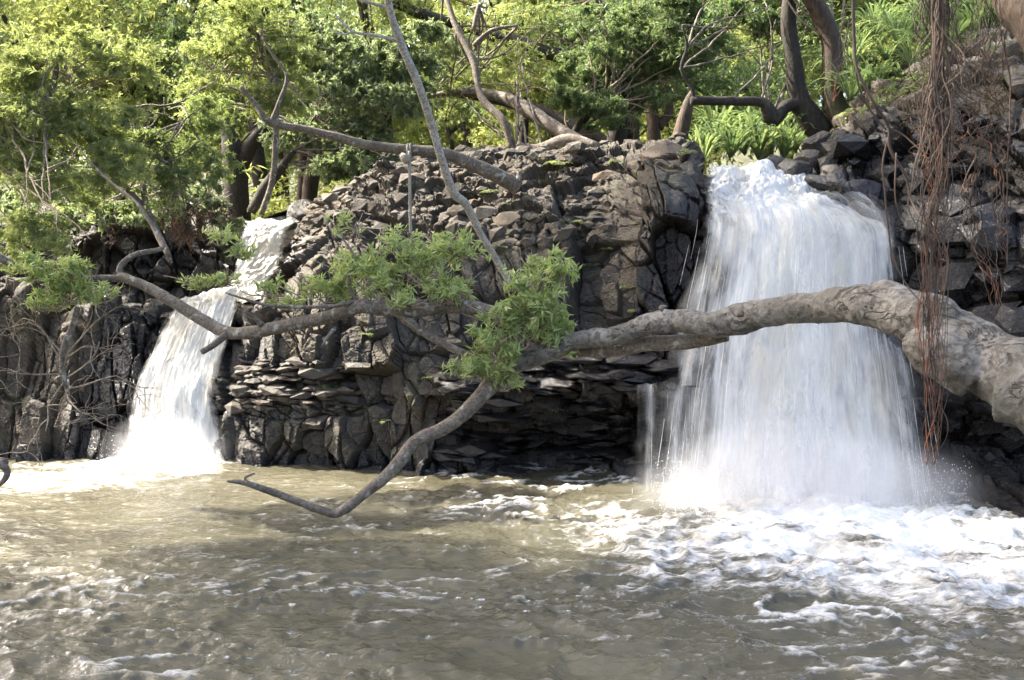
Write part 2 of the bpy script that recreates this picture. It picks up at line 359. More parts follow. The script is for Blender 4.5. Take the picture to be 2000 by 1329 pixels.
# ---------------------------------------------------------------- the cliff: profiles lofted from left to right
ST = [  # px of the profile, then (py, Y) from the waterline up to the ground behind
 (-420, [(893,13.2),(820,13.3),(740,13.5),(660,13.7),(600,14.0),(560,14.7),(470,15.4),(400,17.5)]),
 (0,    [(900,12.9),(820,13.0),(740,13.2),(660,13.4),(600,13.7),(565,14.4),(440,15.0),(400,17)]),
 (150,  [(903,12.8),(820,12.95),(740,13.15),(660,13.4),(600,13.7),(570,14.4),(430,15.0),(400,17)]),
 (250,  [(905,12.85),(830,13.0),(750,13.2),(680,13.4),(605,13.7),(575,14.5),(430,15.0),(400,17)]),
 (330,  [(908,12.9),(830,13.1),(750,13.3),(670,13.55),(600,13.85),(588,14.6),(440,15.1),(405,17)]),
 (420,  [(908,12.9),(830,13.1),(750,13.3),(670,13.55),(606,13.9),(590,14.7),(450,15.3),(415,17)]),
 (470,  [(912,12.5),(830,12.6),(750,12.75),(670,13.0),(622,13.6),(598,14.7),(450,15.6),(438,17)]),
 (520,  [(912,12.35),(840,12.45),(760,12.5),(680,12.7),(612,13.0),(594,14.7),(448,15.6),(438,17.5)]),
 (575,  [(914,12.3),(840,12.35),(760,12.45),(680,12.6),(600,12.9),(530,13.9),(440,15.2),(428,17.5)]),
 (640,  [(916,12.2),(840,12.2),(760,12.3),(670,12.5),(590,12.8),(480,13.6),(400,14.6),(390,17)]),
 (760,  [(918,12.0),(850,12.0),(780,11.95),(680,12.2),(580,12.6),(440,13.6),(322,14.6),(316,17)]),
 (900,  [(925,11.9),(850,12.2),(760,11.5),(680,12.0),(580,12.4),(440,13.3),(312,14.6),(306,17)]),
 (1000, [(935,11.9),(870,12.6),(750,11.35),(680,11.8),(570,12.2),(440,13.0),(298,14.5),(292,17)]),
 (1130, [(945,11.9),(880,12.8),(760,11.2),(690,11.5),(570,11.9),(430,12.6),(296,14.0),(290,17)]),
 (1240, [(955,11.8),(880,12.8),(765,11.1),(680,11.3),(560,11.5),(420,11.8),(288,13.0),(284,16)]),
 (1325, [(965,11.7),(880,12.7),(765,11.1),(680,11.3),(560,11.5),(420,11.6),(290,12.2),(286,16)]),
 (1362, [(970,11.7),(880,12.6),(770,11.0),(690,11.3),(560,11.5),(430,11.6),(345,12.0),(330,16)]),
 (1450, [(980,11.6),(880,11.9),(750,11.7),(650,11.5),(540,11.4),(430,11.4),(356,12.0),(338,16)]),
 (1590, [(990,11.3),(880,11.5),(750,11.4),(650,11.2),(540,11.2),(430,11.2),(356,12.0),(330,15.5)]),
 (1606, [(994,11.2),(880,11.4),(750,11.3),(650,11.1),(540,11.1),(436,11.1),(345,12.0),(290,14.5)]),
 (1635, [(1000,11.0),(880,11.2),(750,11.1),(650,11.0),(540,11.0),(445,11.0),(262,12.2),(232,15)]),
 (1740, [(1010,10.5),(880,10.8),(750,10.7),(650,10.6),(540,10.6),(440,10.9),(225,11.7),(175,14.2)]),
 (1850, [(1025,10.0),(880,11.2),(750,10.6),(650,10.1),(540,10.0),(430,10.2),(205,11.0),(95,13.8)]),
 (2000, [(1045,9.5),(880,10.9),(750,10.2),(650,9.5),(520,9.4),(400,9.6),(160,10.3),(20,13.2)]),
 (2400, [(1085,8.8),(880,10.2),(750,9.6),(650,8.8),(520,8.7),(400,8.9),(130,9.6),(0,12.8)]),
]
def build_cliff():
    prof = []
    for px, rows in ST:
        p = np.array([at(px, py, Y) for py, Y in rows])
        p[0, 2] = 0.0
        under = p[0] + [0, 0.02, -0.5]
        last = p[-1] + [p[-1, 0] * 0.18, 3.0, 0.15]
        prof.append(np.vstack([under, p, last]))
    prof = np.array(prof)                        # stations x rows x 3
    NC, NR = 1360, 500
    # across
    pxs = np.array([s[0] for s in ST], float)
    tgt = np.linspace(pxs[0], pxs[-1], NC)
    G = np.zeros((NC, prof.shape[1], 3))
    idx = np.clip(np.searchsorted(pxs, tgt, 'right') - 1, 0, len(pxs) - 2)
    f = (tgt - pxs[idx]) / (pxs[idx + 1] - pxs[idx]); f = (f * 0.6 + 0.4 * f * f * (3 - 2 * f))[:, None, None]
    G = prof[idx] * (1 - f) + prof[idx + 1] * f
    # down each profile: rows get samples by screen weight (the flat top fewer)
    wts = np.array([30, 65, 65, 70, 60, 60, 60, 60, 30], float); k = np.round(wts / wts.sum() * (NR - 1)).astype(int)
    tt = np.concatenate([[0]] + [i + np.linspace(0, 1, q + 1)[1:] for i, q in enumerate(k)]); NRr = len(tt)
    i = np.minimum(tt.astype(int), prof.shape[1] - 2); ff = (tt - i)
    ff = (0.7 * ff + 0.3 * ff * ff * (3 - 2 * ff))[None, :, None]
    P = G[:, i] * (1 - ff) + G[:, i + 1] * ff    # NC x NR x 3
    P = np.transpose(P, (1, 0, 2))               # rows x cols
    for _ in range(3):
        P[1:-1] = (P[:-2] + 2 * P[1:-1] + P[2:]) / 4
    N = -grid_normals(P)
    if N[NRr // 2, NC // 2, 1] > 0: N = -N
    for _ in range(10):
        N[1:-1, 1:-1] = (N[:-2, 1:-1] + N[2:, 1:-1] + N[1:-1, :-2] + N[1:-1, 2:] + N[1:-1, 1:-1]) / 5
    N /= np.linalg.norm(N, axis=-1, keepdims=True)
    base = P[NRr // 9]; run = np.concatenate([[0], np.cumsum(np.hypot(np.diff(base[:, 0]), np.diff(base[:, 1])))])
    ex = P[..., 1] - base[None, :, 1]
    s = run[None] + (P[..., 0] - base[None, :, 0]) + 0.12 * ex; t = P[..., 2] + 0.75 * np.maximum(0, ex - 0.9) + 0.12 * P[..., 0]
    px, py = proj(P)
    ws = s + 0.06 * fbm(s * 1.4, t * 1.4, None, 2, 3); wt = t + 0.05 * fbm(s * 1.5, t * 1.5, None, 2, 8) + 0.06 * np.sin(s * 0.9)
    # regional styles
    slab = sstep(700, 780, py + 30 * vnoise(s * 2, t * 2)) * sstep(840, 960, px) * (1 - sstep(1150, 1300, py))
    slab = np.maximum(slab, np.exp(-((py - 765) / 45) ** 2) * sstep(440, 500, px) * (1 - sstep(620, 680, px)))
    rub = (1 - sstep(420, 520, py + 40 * vnoise(s, t, seed=4))) * sstep(560, 700, px) * (1 - sstep(1150, 1220, px))
    rub = np.maximum(rub, (1 - sstep(1590, 1640, px)) * 0 + np.exp(-((px - 640) / 70) ** 2) * (1 - sstep(440, 500, py)))
    colm = sstep(790, 850, py) * (1 - sstep(850, 930, px)); colm = np.maximum(colm, (1 - sstep(200, 420, px)) * sstep(620, 700, py))
    dA, tA, eA = blocks(ws, wt, 0.36, 0.74, 1, 0.13, 0.17, 0.10)           # big blocks
    dA2, tA2, eA2 = blocks(ws + 3, wt, 0.20, 0.27, 2, 0.035, 0.07, 0.03)
    dB, tB, eB = blocks(ws * 1.0, wt, 0.46, 0.115, 3, 0.15, 0.10, 0.10, 0.14)
    dC, tC, eC = blocks(ws - wt * 0.05, wt, 0.27, 1.15, 4, 0.12, 0.16, 0.12, 0.10, 0.7)
    dD, tD, eD = blocks(ws, wt, 0.30, 0.24, 5, 0.10, 0.17, 0.05, 0.10, 0.95); dF, tF, eF = blocks(ws + 5, wt + 2, 0.085, 0.075, 15, 0.007, 0.016, 0.008, 0.1, 0.95)
    dE, tE, eE = blocks(ws + 7, wt, 0.95, 1.05, 6, 0.26, 0.26, 0.06, 0.05)
    wA = np.clip(1 - slab - rub - colm, 0, 1)
    d = wA * (dA + dA2) + slab * dB + colm * (dC + dA2 * 0.5) + rub * (dD + 0.5 * dA2)
    d = d + dE * (1 - 0.75 * sstep(0.3, 0.7, N[..., 2]) * sstep(0.9, 1.4, ex)) * (0.8 * wA + 0.25 * slab + 0.75 * rub + 0.35 * colm)
    tint = wA * tA + slab * tB + colm * tC + rub * tD; tint = 0.55 * tint + 0.3 * tE + 0.15 * tF; d = d + dF * (0.6 + rub); d = d * (1 - 0.8 * sstep(0.7, 0.93, N[..., 2]) * sstep(1.5, 2.1, ex) * (1 - sstep(1340, 1500, px)))
    d += 0.014 * fbm(P[..., 0] * 9, P[..., 2] * 9, P[..., 1] * 9, 4, 21) + 0.009 * fbm(P[..., 0] * 40, P[..., 2] * 40, P[..., 1] * 40, 2, 31)
    # the undercut behind and beside the right fall
    # the mid ledges of both falls and the river beds stay low
    bed = np.exp(-((px - 400) / 70) ** 2) * np.exp(-((py - 592) / 14) ** 2)
    bed = np.maximum(bed, sstep(1350, 1380, px) * (1 - sstep(1590, 1640, px)) * (1 - sstep(345, 420, py)))
    bed = np.maximum(bed, sstep(465, 480, px) * (1 - sstep(560, 600, px)) * (1 - sstep(445, 520, py)))
    d = d * (1 - 0.8 * bed) - 0.08 * bed
    P2 = P + N * d[..., None]
    # irregular crest along the top edge
    qx, qy = px, py
    def g(cx, cy, rx, ry): return np.exp(-((qx - cx) / rx) ** 2 - ((qy - cy) / ry) ** 2)
    wet = np.zeros_like(d)
    # wet round the falls and waterline; also paints shade on undercut and right wall
    wet = np.maximum(wet, 1.2 * np.exp(-(np.maximum(0, np.abs(qx - 340 - (600 - qy) * 0.25) - 110) / 45) ** 2) * sstep(560, 620, qy))
    wet = np.maximum(wet, 1.2 * sstep(1200, 1340, qx + 0.35 * (qy - 500)) * sstep(330, 430, qy))
    wet = np.maximum(wet, 1.1 * sstep(900, 1130, qx) * sstep(700, 800, qy)); wet = np.maximum(wet, 0.5 * sstep(700, 900, qx) * sstep(780, 880, qy))
    wet = np.maximum(wet, 1.1 * sstep(0.28, 0.0, P[..., 2])); wet = np.maximum(wet, 1.0 * g(330, 510, 180, 65)); wet = np.maximum(wet, 1.0 * g(560, 510, 50, 60))
    wet = np.maximum(wet, 1.0 * g(480, 760, 70, 130)); wet = np.maximum(wet, 0.9 * sstep(1600, 1680, qx) * sstep(190, 300, qy))
    moss = 0.5 * sstep(0, 1, 1 - wet) + 0.0 * d
    P2[..., 2][-1] -= 0.3; P2[..., 2][-2] -= 0.1
    splits = [(0, int(np.searchsorted(tgt, 395)), 'cliff'), (int(np.searchsorted(tgt, 395)), int(np.searchsorted(tgt, 1500)), 'cliff'), (int(np.searchsorted(tgt, 1500)), NC - 1, 'cliff')]
    labs = ['dark wet basalt cliff left of the narrow stepped fall', 'broad brown basalt outcrop between the two falls', 'shaded dark rock wall behind and right of the wide fall']
    for (a, b, nm), lb in zip(splits, labs):
        Q = P2[:, a:b + 1]
        me = mesh_np(nm, Q.reshape(-1, 3), grid_quads(Q.shape[0], Q.shape[1])[:, ::-1], None, {'tint': tint[:, a:b + 1], 'wet': np.clip(wet[:, a:b + 1], 0, 1.2), 'moss': moss[:, a:b + 1]}, smooth=False)
        tag(link(nm, me, M['rock']), lb, kind='structure')
    return P2
CL = build_cliff()
CPX, CPY = proj(CL)
def surf(px, py, tol=7):
    """front-most cliff point seen at the photo pixel"""
    m = (np.abs(CPX - px) < tol) & (np.abs(CPY - py) < tol)
    if not m.any(): return at(px, py, 13.0)
    c = CL[m]; return c[np.argmin(c[:, 1])]

# ground behind the cliff
def gz(x, y):
    z = 3.1 + 0.9 * sstep(-6, -3, x) * (1 - sstep(1.5, 3.2, x)) + 0.0 * x
    z = z + 2.6 * sstep(5.2, 9.5, x)
    z = z - 0.25 * (1 - sstep(-8, -6, x)) * 0
    return z + 0.035 * np.maximum(0, y - 19) + 6.5 * sstep(42, 75, y) + 0.18 * fbm(x * 0.5, y * 0.5, None, 4, 77)
gx, gy = np.meshgrid(np.linspace(-75, 75, 380), np.concatenate([np.linspace(15.5, 40, 150), np.linspace(40.5, 140, 90)]))
gzz = gz(gx, gy) - 0.35 * (1 - sstep(15.5, 18.5, gy))
me = mesh_np('ground', np.stack([gx, gy, gzz], -1).reshape(-1, 3), grid_quads(*gx.shape))
tag(link('ground', me, M['soil']), 'leafy forest floor behind the rocks', kind='structure')

# ---------------------------------------------------------------- pool
RF = at(1570, 1005, 9.9); LF = at(325, 908, 12.6)
def build_pool():
    xs = np.arange(-13, 13.01, 0.022); ys = np.concatenate([np.arange(2.0, 4.6, 0.06), np.arange(4.6, 13.6, 0.022)])
    X, Y = np.meshgrid(xs, ys)
    dx, dy = X - RF[0], Y - RF[1]; rr = np.hypot(dx, dy * 1.0)
    lx, ly = X - LF[0], Y - LF[1]; lr = np.hypot(lx, ly)
    wx = X + 0.25 * fbm(X * 0.8, Y * 0.8, None, 3, 5); wy = Y + 0.25 * fbm(X * 0.8, Y * 0.8, None, 3, 6)
    # waves drift out from the fall: crests lie across the flow
    h = 0.050 * fbm(wx * 0.9 + 0.3 * wy, wy * 1.9, None, 3, 1)
    r1 = 1 - np.abs(fbm(wx * 2.1 + 0.7 * wy, wy * 4.4 - 0.8 * wx, None, 4, 2)); h += 0.046 * (r1 ** 3 - 0.5)
    r2 = 1 - np.abs(fbm(wx * 5.0 - wy, wy * 9.5, None, 3, 9)); h += 0.017 * (r2 ** 2 - 0.5)
    h += 0.006 * fbm(wx * 16, wy * 26, None, 3, 12)
    calm = 0.35 + 0.65 * sstep(6.5, 2.0, rr) ; calm = np.maximum(calm, 0.75 * sstep(11.5, 6.0, Y)); calm = np.maximum(calm, 0.8 * sstep(2.0, 0.6, lr))
    h = h * calm * 1.5
    boil = np.exp(-(rr / 1.5) ** 2); h += boil * (0.16 + 0.10 * fbm(X * 2.2, Y * 2.2, None, 4, 17)); h += 0.09 * np.exp(-(lr / 0.9) ** 2)
    # foam, plus white crest flecks painted for sky glints
    px, py = proj(np.stack([X, Y, 0 * X], -1))
    A = 1.0 * np.exp(-(((X - 3.5) / 2.9) ** 2 + ((Y - 8.5) / 1.75) ** 2) ** 1.3)
    A = np.maximum(A, 1.25 * np.exp(-(rr / 1.2) ** 4)); A = np.maximum(A, 0.8 * np.exp(-(((X - 5.2) / 2.8) ** 2 + ((Y - 7.3) / 1.3) ** 2)))
    A = np.maximum(A, 0.6 * np.exp(-(((X - 1.2) / 1.0) ** 2 + ((Y - 9.7) / 0.5) ** 2)))
    B = 1.15 * np.exp(-((lx - 0.0) / 1.0) ** 4 - ((ly + 0.25) / 0.75) ** 4); B = np.maximum(B, 0.80 * np.exp(-((lx + 0.9) / 1.7) ** 2 - ((ly + 0.9) / 1.0) ** 2))
    fx = X + 0.5 * fbm(X * 0.9, Y * 1.4, None, 3, 61); fy = Y + 0.35 * fbm(X * 0.9, Y * 1.4, None, 3, 62)
    lace = 1 - np.abs(fbm(fx * 1.8 + 0.5 * fy, fy * 3.6, None, 5, 41)) * 3.2
    lace2 = 1 - np.abs(fbm(fx * 4.5, fy * 8, None, 4, 43)) * 3
    foam = np.maximum(A, B); foam = foam * 0.66 + foam * (1.15 - 0.55 * foam) * (0.45 * lace + 0.22 * lace2)
    crest = sstep(0.80, 0.96, r1) * sstep(-0.05, 0.3, fbm(X * 0.9, Y * 1.2, None, 3, 51) + 0.12) * calm
    foam = np.maximum(foam, 0.70 * crest)  # crest flecks: foam, and white standing in for missing sky glints
    foam = np.maximum(foam, 0.42 * sstep(0.55, 1.0, lace) * sstep(4.6, 2.4, np.hypot(X - 3.2, (Y - 7.4) * 1.3)))
    h += 0.012 * np.clip(foam, 0, 1) * (0.5 + lace2)
    me = mesh_np('water', np.stack([X, Y, h], -1).reshape(-1, 3), grid_quads(*X.shape), None, {'foam': foam})
    tag(link('water', me, M['pool']), 'muddy brown plunge pool with drifting foam', kind='structure')
build_pool()
# stream bed water above the falls
def ribbon_water(name, rows, lab):
    P = np.array([[at(a, py, Y), at(b, py, Y)] for a, b, py, Y in rows]); n = 60
    L = catmull(P[:, 0], n); Rr = catmull(P[:, 1], n); u = np.linspace(0, 1, 40)[None, :, None]
    G = L[:, None] * (1 - u) + Rr[:, None] * u
    G[..., 2] += 0.02 * fbm(G[..., 0] * 6, G[..., 1] * 6, None, 3, 3)
    me = mesh_np(name, G.reshape(-1, 3), grid_quads(n, 40), None, {'foam': 0.35 + 0 * G[..., 0]})
    tag(link(name, me, M['pool']), lab, kind='structure')

# ---------------------------------------------------------------- waterfalls
def sheet(rows, nu, nv, off=0.0, lump=0.05, seed=0, densf=None, sl=0.0, froth=False, bul=0.12):
    """rows: (left px, right px, py, Y) down the fall"""
    P = np.array([[at(a, py, Y), at(b, py, Y)] for a, b, py, Y in rows])
    L = catmull(P[:, 0], nv); Rr = catmull(P[:, 1], nv); u = np.linspace(0, 1, nu)
    G = L[:, None] * (1 - u[None, :, None]) + Rr[:, None] * u[None, :, None]
    U = np.broadcast_to(u[None], (nv, nu)); W = np.linalg.norm(Rr - L, axis=1)[:, None]
    C = (L + Rr) / 2; vv = np.concatenate([[0], np.cumsum(np.linalg.norm(np.diff(C, axis=0), axis=1))])[:, None]
    su = U * W.mean(); sv = vv + 0 * U; v = np.linspace(0, 1, nv)[:, None] + 0 * U
    bulge = np.sin(np.pi * U) ** 0.7 * bul + 1.6 * lump * fbm(su * 1.7 + seed, sv * .8, None, 3, seed + 7)
    fall_ = sstep(0.15, 0.4, v) if froth else 1.0
    d = bulge + off + fall_ * lump * fbm(su * 9 + seed, sv * 1.4, None, 4, seed) * 1.3 + lump * fbm(su * 2.5, sv * 1.8 + seed, None, 3, seed + 5)
    if froth == 2: d = off + 1.6 * lump * fbm(su * 5 + sv, sv * 4, None, 5, seed) + .25 * lump * np.abs(fbm(su * 12, sv * 9, None, 3, seed + 2))
    elif froth: d = (d + (1 - fall_) * lump * 2.6 * fbm(su * 4 + sv * 1.5, sv * 4.5, None, 5, seed + 9)) * sstep(-0.02, 0.06, v)
    N = grid_normals(G); N = N * np.where((N[..., 1] > 0), -1, 1)[..., None]
    G = G + N * d[..., None]
    e = np.minimum(U, 1 - U) * W / 0.16
    rag = 0.5 * fbm(U * 0 + seed, sv * 3 + np.where(U < 0.5, 0, 9), None, 3, seed)
    dens = np.clip(sstep(-0.1, 1.1, e + rag), 0, 1) * densf(U, v) if densf else np.clip(sstep(0, 1, e + rag), 0, 1)
    return G, dict(su=su, sv=sv, dens=dens, sl=0 * U + sl, froth=0 * U + (0.85 if froth == 2 else (0.8 * (1 - sstep(0.15, 0.62, v)) if froth else 0.0)))
def add_sheet(mb, G, A):
    nv, nu = G.shape[:2]; mb.add(G.reshape(-1, 3), grid_quads(nv, nu), None, **{k: a.ravel() for k, a in A.items()})
def strands(mb, rows, n, urange, vrange, off, ln=(0.25, 0.8), wd=(0.002, 0.007), seed=0):
    P = np.array([[at(a, py, Y), at(b, py, Y)] for a, b, py, Y in rows]); nv = 160
    L = catmull(P[:, 0], nv); Rr = catmull(P[:, 1], nv); r = np.random.default_rng(seed)
    seglen = np.linalg.norm(np.diff((L + Rr) / 2, axis=0), axis=1).mean()
    for _ in range(n):
        u = r.uniform(*urange); v0 = int(r.uniform(*vrange) * (nv - 8)); k = max(3, int(r.uniform(*ln) / seglen)); v1 = min(nv - 1, v0 + k)
        ids = np.unique(np.linspace(v0, v1, 5).astype(int))
        if len(ids) < 3: continue
        C = L[ids] * (1 - u) + Rr[ids] * u; C[:, 1] -= r.uniform(*off) ; C[:, 0] += r.normal() * 0.01
        w = r.uniform(*wd) * np.sin(np.linspace(0.15, 3.0, len(ids)))[:, None]
        V = np.hstack([C - [1, 0, 0] * w, C + [1, 0, 0] * w - [0, 0.003, 0]]).reshape(-1, 3)
        q = np.arange(len(ids) - 1)[:, None] * 2 + np.array([0, 1, 3, 2]); mb.add(V, q)
RR = [(1372,1596,338,12.15),(1368,1604,352,11.8),(1366,1640,385,11.25),(1366,1700,420,10.98),(1366,1742,450,10.8),(1352,1756,520,10.66),(1330,1770,620,10.52),(1304,1795,740,10.38),(1286,1814,860,10.2),(1272,1830,960,9.98),(1276,1840,1024,9.72)]
rf = empty('waterfall', at(1570, 1000, 10.0), label='wide white fall dropping in front of the dark cave, crossed by the grey log', cat='waterfall')
def dmain(u, v):
    low = sstep(0.40, 0.55, v)
    L = 1 - 0.42 * low * (1 - sstep(0.08, 0.26, u)); Rg = 1 - 0.48 * low * sstep(0.74, 0.98, u)
    mid = 1 - 0.25 * low * np.exp(-((u - 0.16) / 0.05) ** 2)
    return (0.60 + 0.32 * np.exp(-((u - 0.5) / 0.3) ** 2)) * L * Rg * mid
mb = MB(); G, A = sheet(RR, 420, 420, 0.0, 0.05, 3, dmain, froth=True); add_sheet(mb, G, A); mb.build('curtain', M['fall'], rf)
for k, (o, sd_, f) in enumerate([(0.10, 11, 0.5), (0.20, 17, 0.42)]):
    mb = MB(); G, A = sheet(RR[3:], 260, 300, o, 0.06, sd_, lambda u, v, f=f: f * dmain(u, 0.3 + 0.7 * v), sl=5.0 * (k + 1)); add_sheet(mb, G, A); mb.build('veil', M['veil'], rf)
# shelf cascade and side trickles left of the main curtain
SHELF = [(1372,1400,470,11.2),(1350,1395,530,11.1),(1318,1392,590,11.0),(1308,1390,650,10.95),(1305,1390,720,10.88),(1300,1388,760,10.8)]
mb = MB(); G, A = sheet(SHELF, 80, 160, 0.03, 0.05, 23, lambda u, v: 0.45 + 0.15 * u, sl=20.); add_sheet(mb, G, A); mb.build('side_cascade', M['veil'], rf)
SIDE = [(1236,1400,762,10.86),(1234,1400,790,10.7),(1232,1402,860,10.62),(1230,1404,920,10.55),(1230,1408,975,10.5)]
mb = MB(); G, A = sheet(SIDE, 120, 160, 0.0, 0.03, 29, lambda u, v: 0.24 + 0.36 * sstep(0.35, 0.9, u) + 0.20 * np.exp(-((u - 0.07) / 0.03) ** 2) + 0.25 * np.exp(-((u - 0.2) / 0.05) ** 2), sl=30.); add_sheet(mb, G, A)
mb.build('trickle', M['veil'], rf)
mb = MB(); W_ = (0.0005, 0.0014); strands(mb, SIDE, 16, (0.0, 1), (0, 1), (0, 0.05), wd=W_, seed=5); strands(mb, RR, 60, (0, 1), (0.40, 1.0), (0.15, 0.32), wd=W_, seed=6); strands(mb, RR, 50, (0.8, 1.03), (0.4, 1.0), (-0.05, 0.2), wd=W_, seed=7); strands(mb, RR, 40, (-0.04, 0.25), (0.35, 1.0), (-0.05, 0.2), wd=W_, seed=8)
tag(mb.build('water_thread', M['drops'], rf), kind='stuff')
lf = empty('waterfall', at(330, 905, 12.6), label='narrow stepped fall at the left, dropping twice over black rock', cat='waterfall')
LU = [(470,582,436,15.7),(468,582,444,15.3),(466,568,470,15.1),(460,556,510,14.9),(430,536,555,14.7),(408,520,592,14.4)]
LL = [(415,524,578,14.7),(372,508,584,14.35),(342,482,592,13.85),(334,472,606,13.6),(322,458,640,13.35),(292,440,700,13.12),(266,428,770,12.9),(252,430,840,12.72),(246,432,885,12.55),(226,446,916,12.2)]
mb = MB(); G, A = sheet(LU, 160, 240, 0.06, 0.055, 31, lambda u, v: 1.05 + 0 * u, sl=40., froth=2); add_sheet(mb, G, A); mb.build('upper_cascade', M['fall'], lf)
mb = MB(); G, A = sheet(LL, 200, 360, 0.03, 0.07, 37, lambda u, v: 0.86 - 0.25 * np.exp(-((u - 0.3) / 0.2) ** 2) * sstep(0.3, 0.5, v) * (1 - sstep(0.75, 0.9, v)) + 0.35 * sstep(0.8, 0.95, v), sl=50., bul=0.0, froth=True); add_sheet(mb, G, A); mb.build('lower_cascade', M['fall'], lf)
mb = MB(); G, A = sheet(LL[3:], 160, 220, 0.12, 0.07, 39, lambda u, v: 0.45 + 0.3 * v, sl=60., bul=0.0); add_sheet(mb, G, A); mb.build('veil', M['veil'], lf)
mb = MB(); strands(mb, LL[3:], 120, (0.0, 1), (0, 1), (0.05, 0.3), ln=(0.04, 0.15), wd=(0.0006, 0.002), seed=9); tag(mb.build('water_thread', M['drops'], lf), kind='stuff')
# spray
def spray(name, cx, cy, rx, ry, n, hmax, lab, seed):
    r = np.random.default_rng(seed); mb = MB()
    a = r.uniform(0, 2 * np.pi, n); q = np.sqrt(r.random(n)); x = cx + rx * q * np.cos(a); y = cy + ry * q * np.sin(a); z = 0.05 + hmax * r.random(n) ** 2.2
    s = r.uniform(0.002, 0.006, n); C = np.stack([x, y, z], -1)
    T = np.array([[1, 0, -.6], [-1, 0, -.6], [0, 1, -.6], [0, 0, 1.2]])
    V = (C[:, None] + T[None] * s[:, None, None]).reshape(-1, 3); k = np.arange(n)[:, None] * 4
    mb.add(V, None, np.vstack([k + np.array(f) for f in ([0, 1, 3], [1, 2, 3], [2, 0, 3], [0, 2, 1])]))
    tag(mb.build(name, M['drops']), lab, kind='stuff')
spray('spray', RF[0], RF[1] - 0.2, 1.6, 0.7, 5000, 0.55, 'fine drops thrown up at the foot of the wide fall', 1)
spray('spray', LF[0], LF[1] - 0.3, 0.8, 0.5, 700, 0.4, 'fine drops thrown up at the foot of the narrow fall', 2)

# ---------------------------------------------------------------- foreground leaning tree
lt = empty('leaning_tree', at(2090, 900, 5.0), label='thick grey leaning tree whose arched trunk and branches reach left across the pool', cat='tree')
mb = MB()
def wp(x, y, z, r): q = proj(np.array([x, y, z])); return (float(q[0]), float(q[1]), y, r * F / y)
TR = [wp(6.4,3.4,.25,.5), wp(4.9,4.0,.85,.42), (2260,900,4.6,130),(2120,800,4.8,98),(2000,742,5.05,78),(1930,706,5.25,68),(1860,662,5.4,60),(1800,628,5.55,54),(1740,600,5.75,46),(1690,596,5.9,40),(1630,597,6.1,33),(1570,602,6.3,29),(1500,611,6.5,29),(1440,626,6.7,31),(1390,634,6.8,25),(1330,626,7.0,23),(1270,634,7.15,22),(1200,656,7.3,18),(1130,666,7.45,18),(1060,690,7.6,20),(990,716,7.7,21),(955,745,7.7,18)]
px_tube(mb, TR, seg=0.012, ns=72, bump=0.13, bfreq=5.0, seed=4)
# collar and burrs where the trunk bends
px_tube(mb, [(1905,728,5.2,52),(1850,700,5.25,54),(1805,676,5.32,44),(1776,668,5.4,20)], seg=0.012, ns=48, bump=0.12, bfreq=9, seed=8)
px_tube(mb, [(1790,610,5.5,40),(1840,618,5.4,36),(1890,640,5.35,22)], seg=0.012, ns=48, bump=0.16, bfreq=9, seed=9)
px_tube(mb, [(1700,575,5.85,26),(1740,585,5.75,34),(1790,612,5.6,26)], seg=0.012, ns=40, bump=0.16, bfreq=9, seed=10)
px_tube(mb, [(1950,775,5.0,48),(2010,780,4.9,58),(2090,820,4.8,78)], seg=0.012, ns=48, bump=0.2, bfreq=7, seed=12)
tr = mb.build('trunk', M['log'], lt)
rm = tr.modifiers.new('remesh', 'REMESH'); rm.mode = 'VOXEL'; rm.voxel_size = 0.011; rm.use_smooth_shade = True
tex = bpy.data.textures.new('bark_folds', 'CLOUDS'); tex.noise_scale = 0.16; tex.noise_depth = 4
dm = tr.modifiers.new('folds', 'DISPLACE'); dm.texture = tex; dm.strength = 0.035; dm.mid_level = 0.5
tex2 = bpy.data.textures.new('bark_grain', 'CLOUDS'); tex2.noise_scale = 0.045; tex2.noise_depth = 3
dm2 = tr.modifiers.new('grain', 'DISPLACE'); dm2.texture = tex2; dm2.strength = 0.014; dm2.mid_level = 0.5
def limb(name, pts, mat='branch', parent=lt, ns=16, seg=0.03, bump=0.10, seed=0, label=None, bf=14):
    mb = MB(); px_tube(mb, pts, seg=seg, ns=ns, bump=bump, bfreq=bf, seed=seed)
    return tag(mb.build(name, M[mat], parent), label)
limb('branch', [(1010,708,7.68,20),(965,745,7.65,18),(920,795,7.6,15),(870,835,7.55,14),(812,862,7.5,13),(782,900,7.45,13),(755,930,7.4,12),(715,962,7.35,10),(680,990,7.3,10),(655,1003,7.3,9),(625,996,7.25,8),(560,972,7.2,7.5),(500,950,7.1,6.5),(470,942,7.1,5),(444,940,7.1,2.5)], seed=3, label='bare branch bending down to the pool and back up at its tip', ns=20, seg=0.018)
limb('branch', [(1420,655,6.95,13),(1340,668,7.1,15),(1260,672,7.3,15),(1180,684,7.5,15),(1090,674,7.6,14),(1010,640,7.7,14),(945,608,7.75,15),(880,598,7.8,15),(810,607,7.8,14),(740,603,7.8,14),(700,600,7.8,14),(640,620,7.9,13),(560,636,8,13),(500,648,8.1,13),(445,650,8.2,12),(395,625,8.3,12),(335,588,8.4,11),(285,560,8.5,10),(235,540,8.6,9)], seed=5, ns=20, seg=0.02)
limb('branch', [(240,545,8.6,8),(195,543,8.6,6),(130,548,8.5,5.5),(70,535,8.5,6),(20,515,8.4,7),(-60,470,8.3,9)], seed=6)
limb('branch', [(235,545,8.6,6.5),(236,520,8.65,6),(265,497,8.7,5.5),(315,486,8.8,4.5),(312,465,8.9,4),(290,430,9.0,3.5),(265,395,9.1,3),(215,355,9.3,2.5),(170,310,9.4,1.8),(140,270,9.5,1)], seed=7)
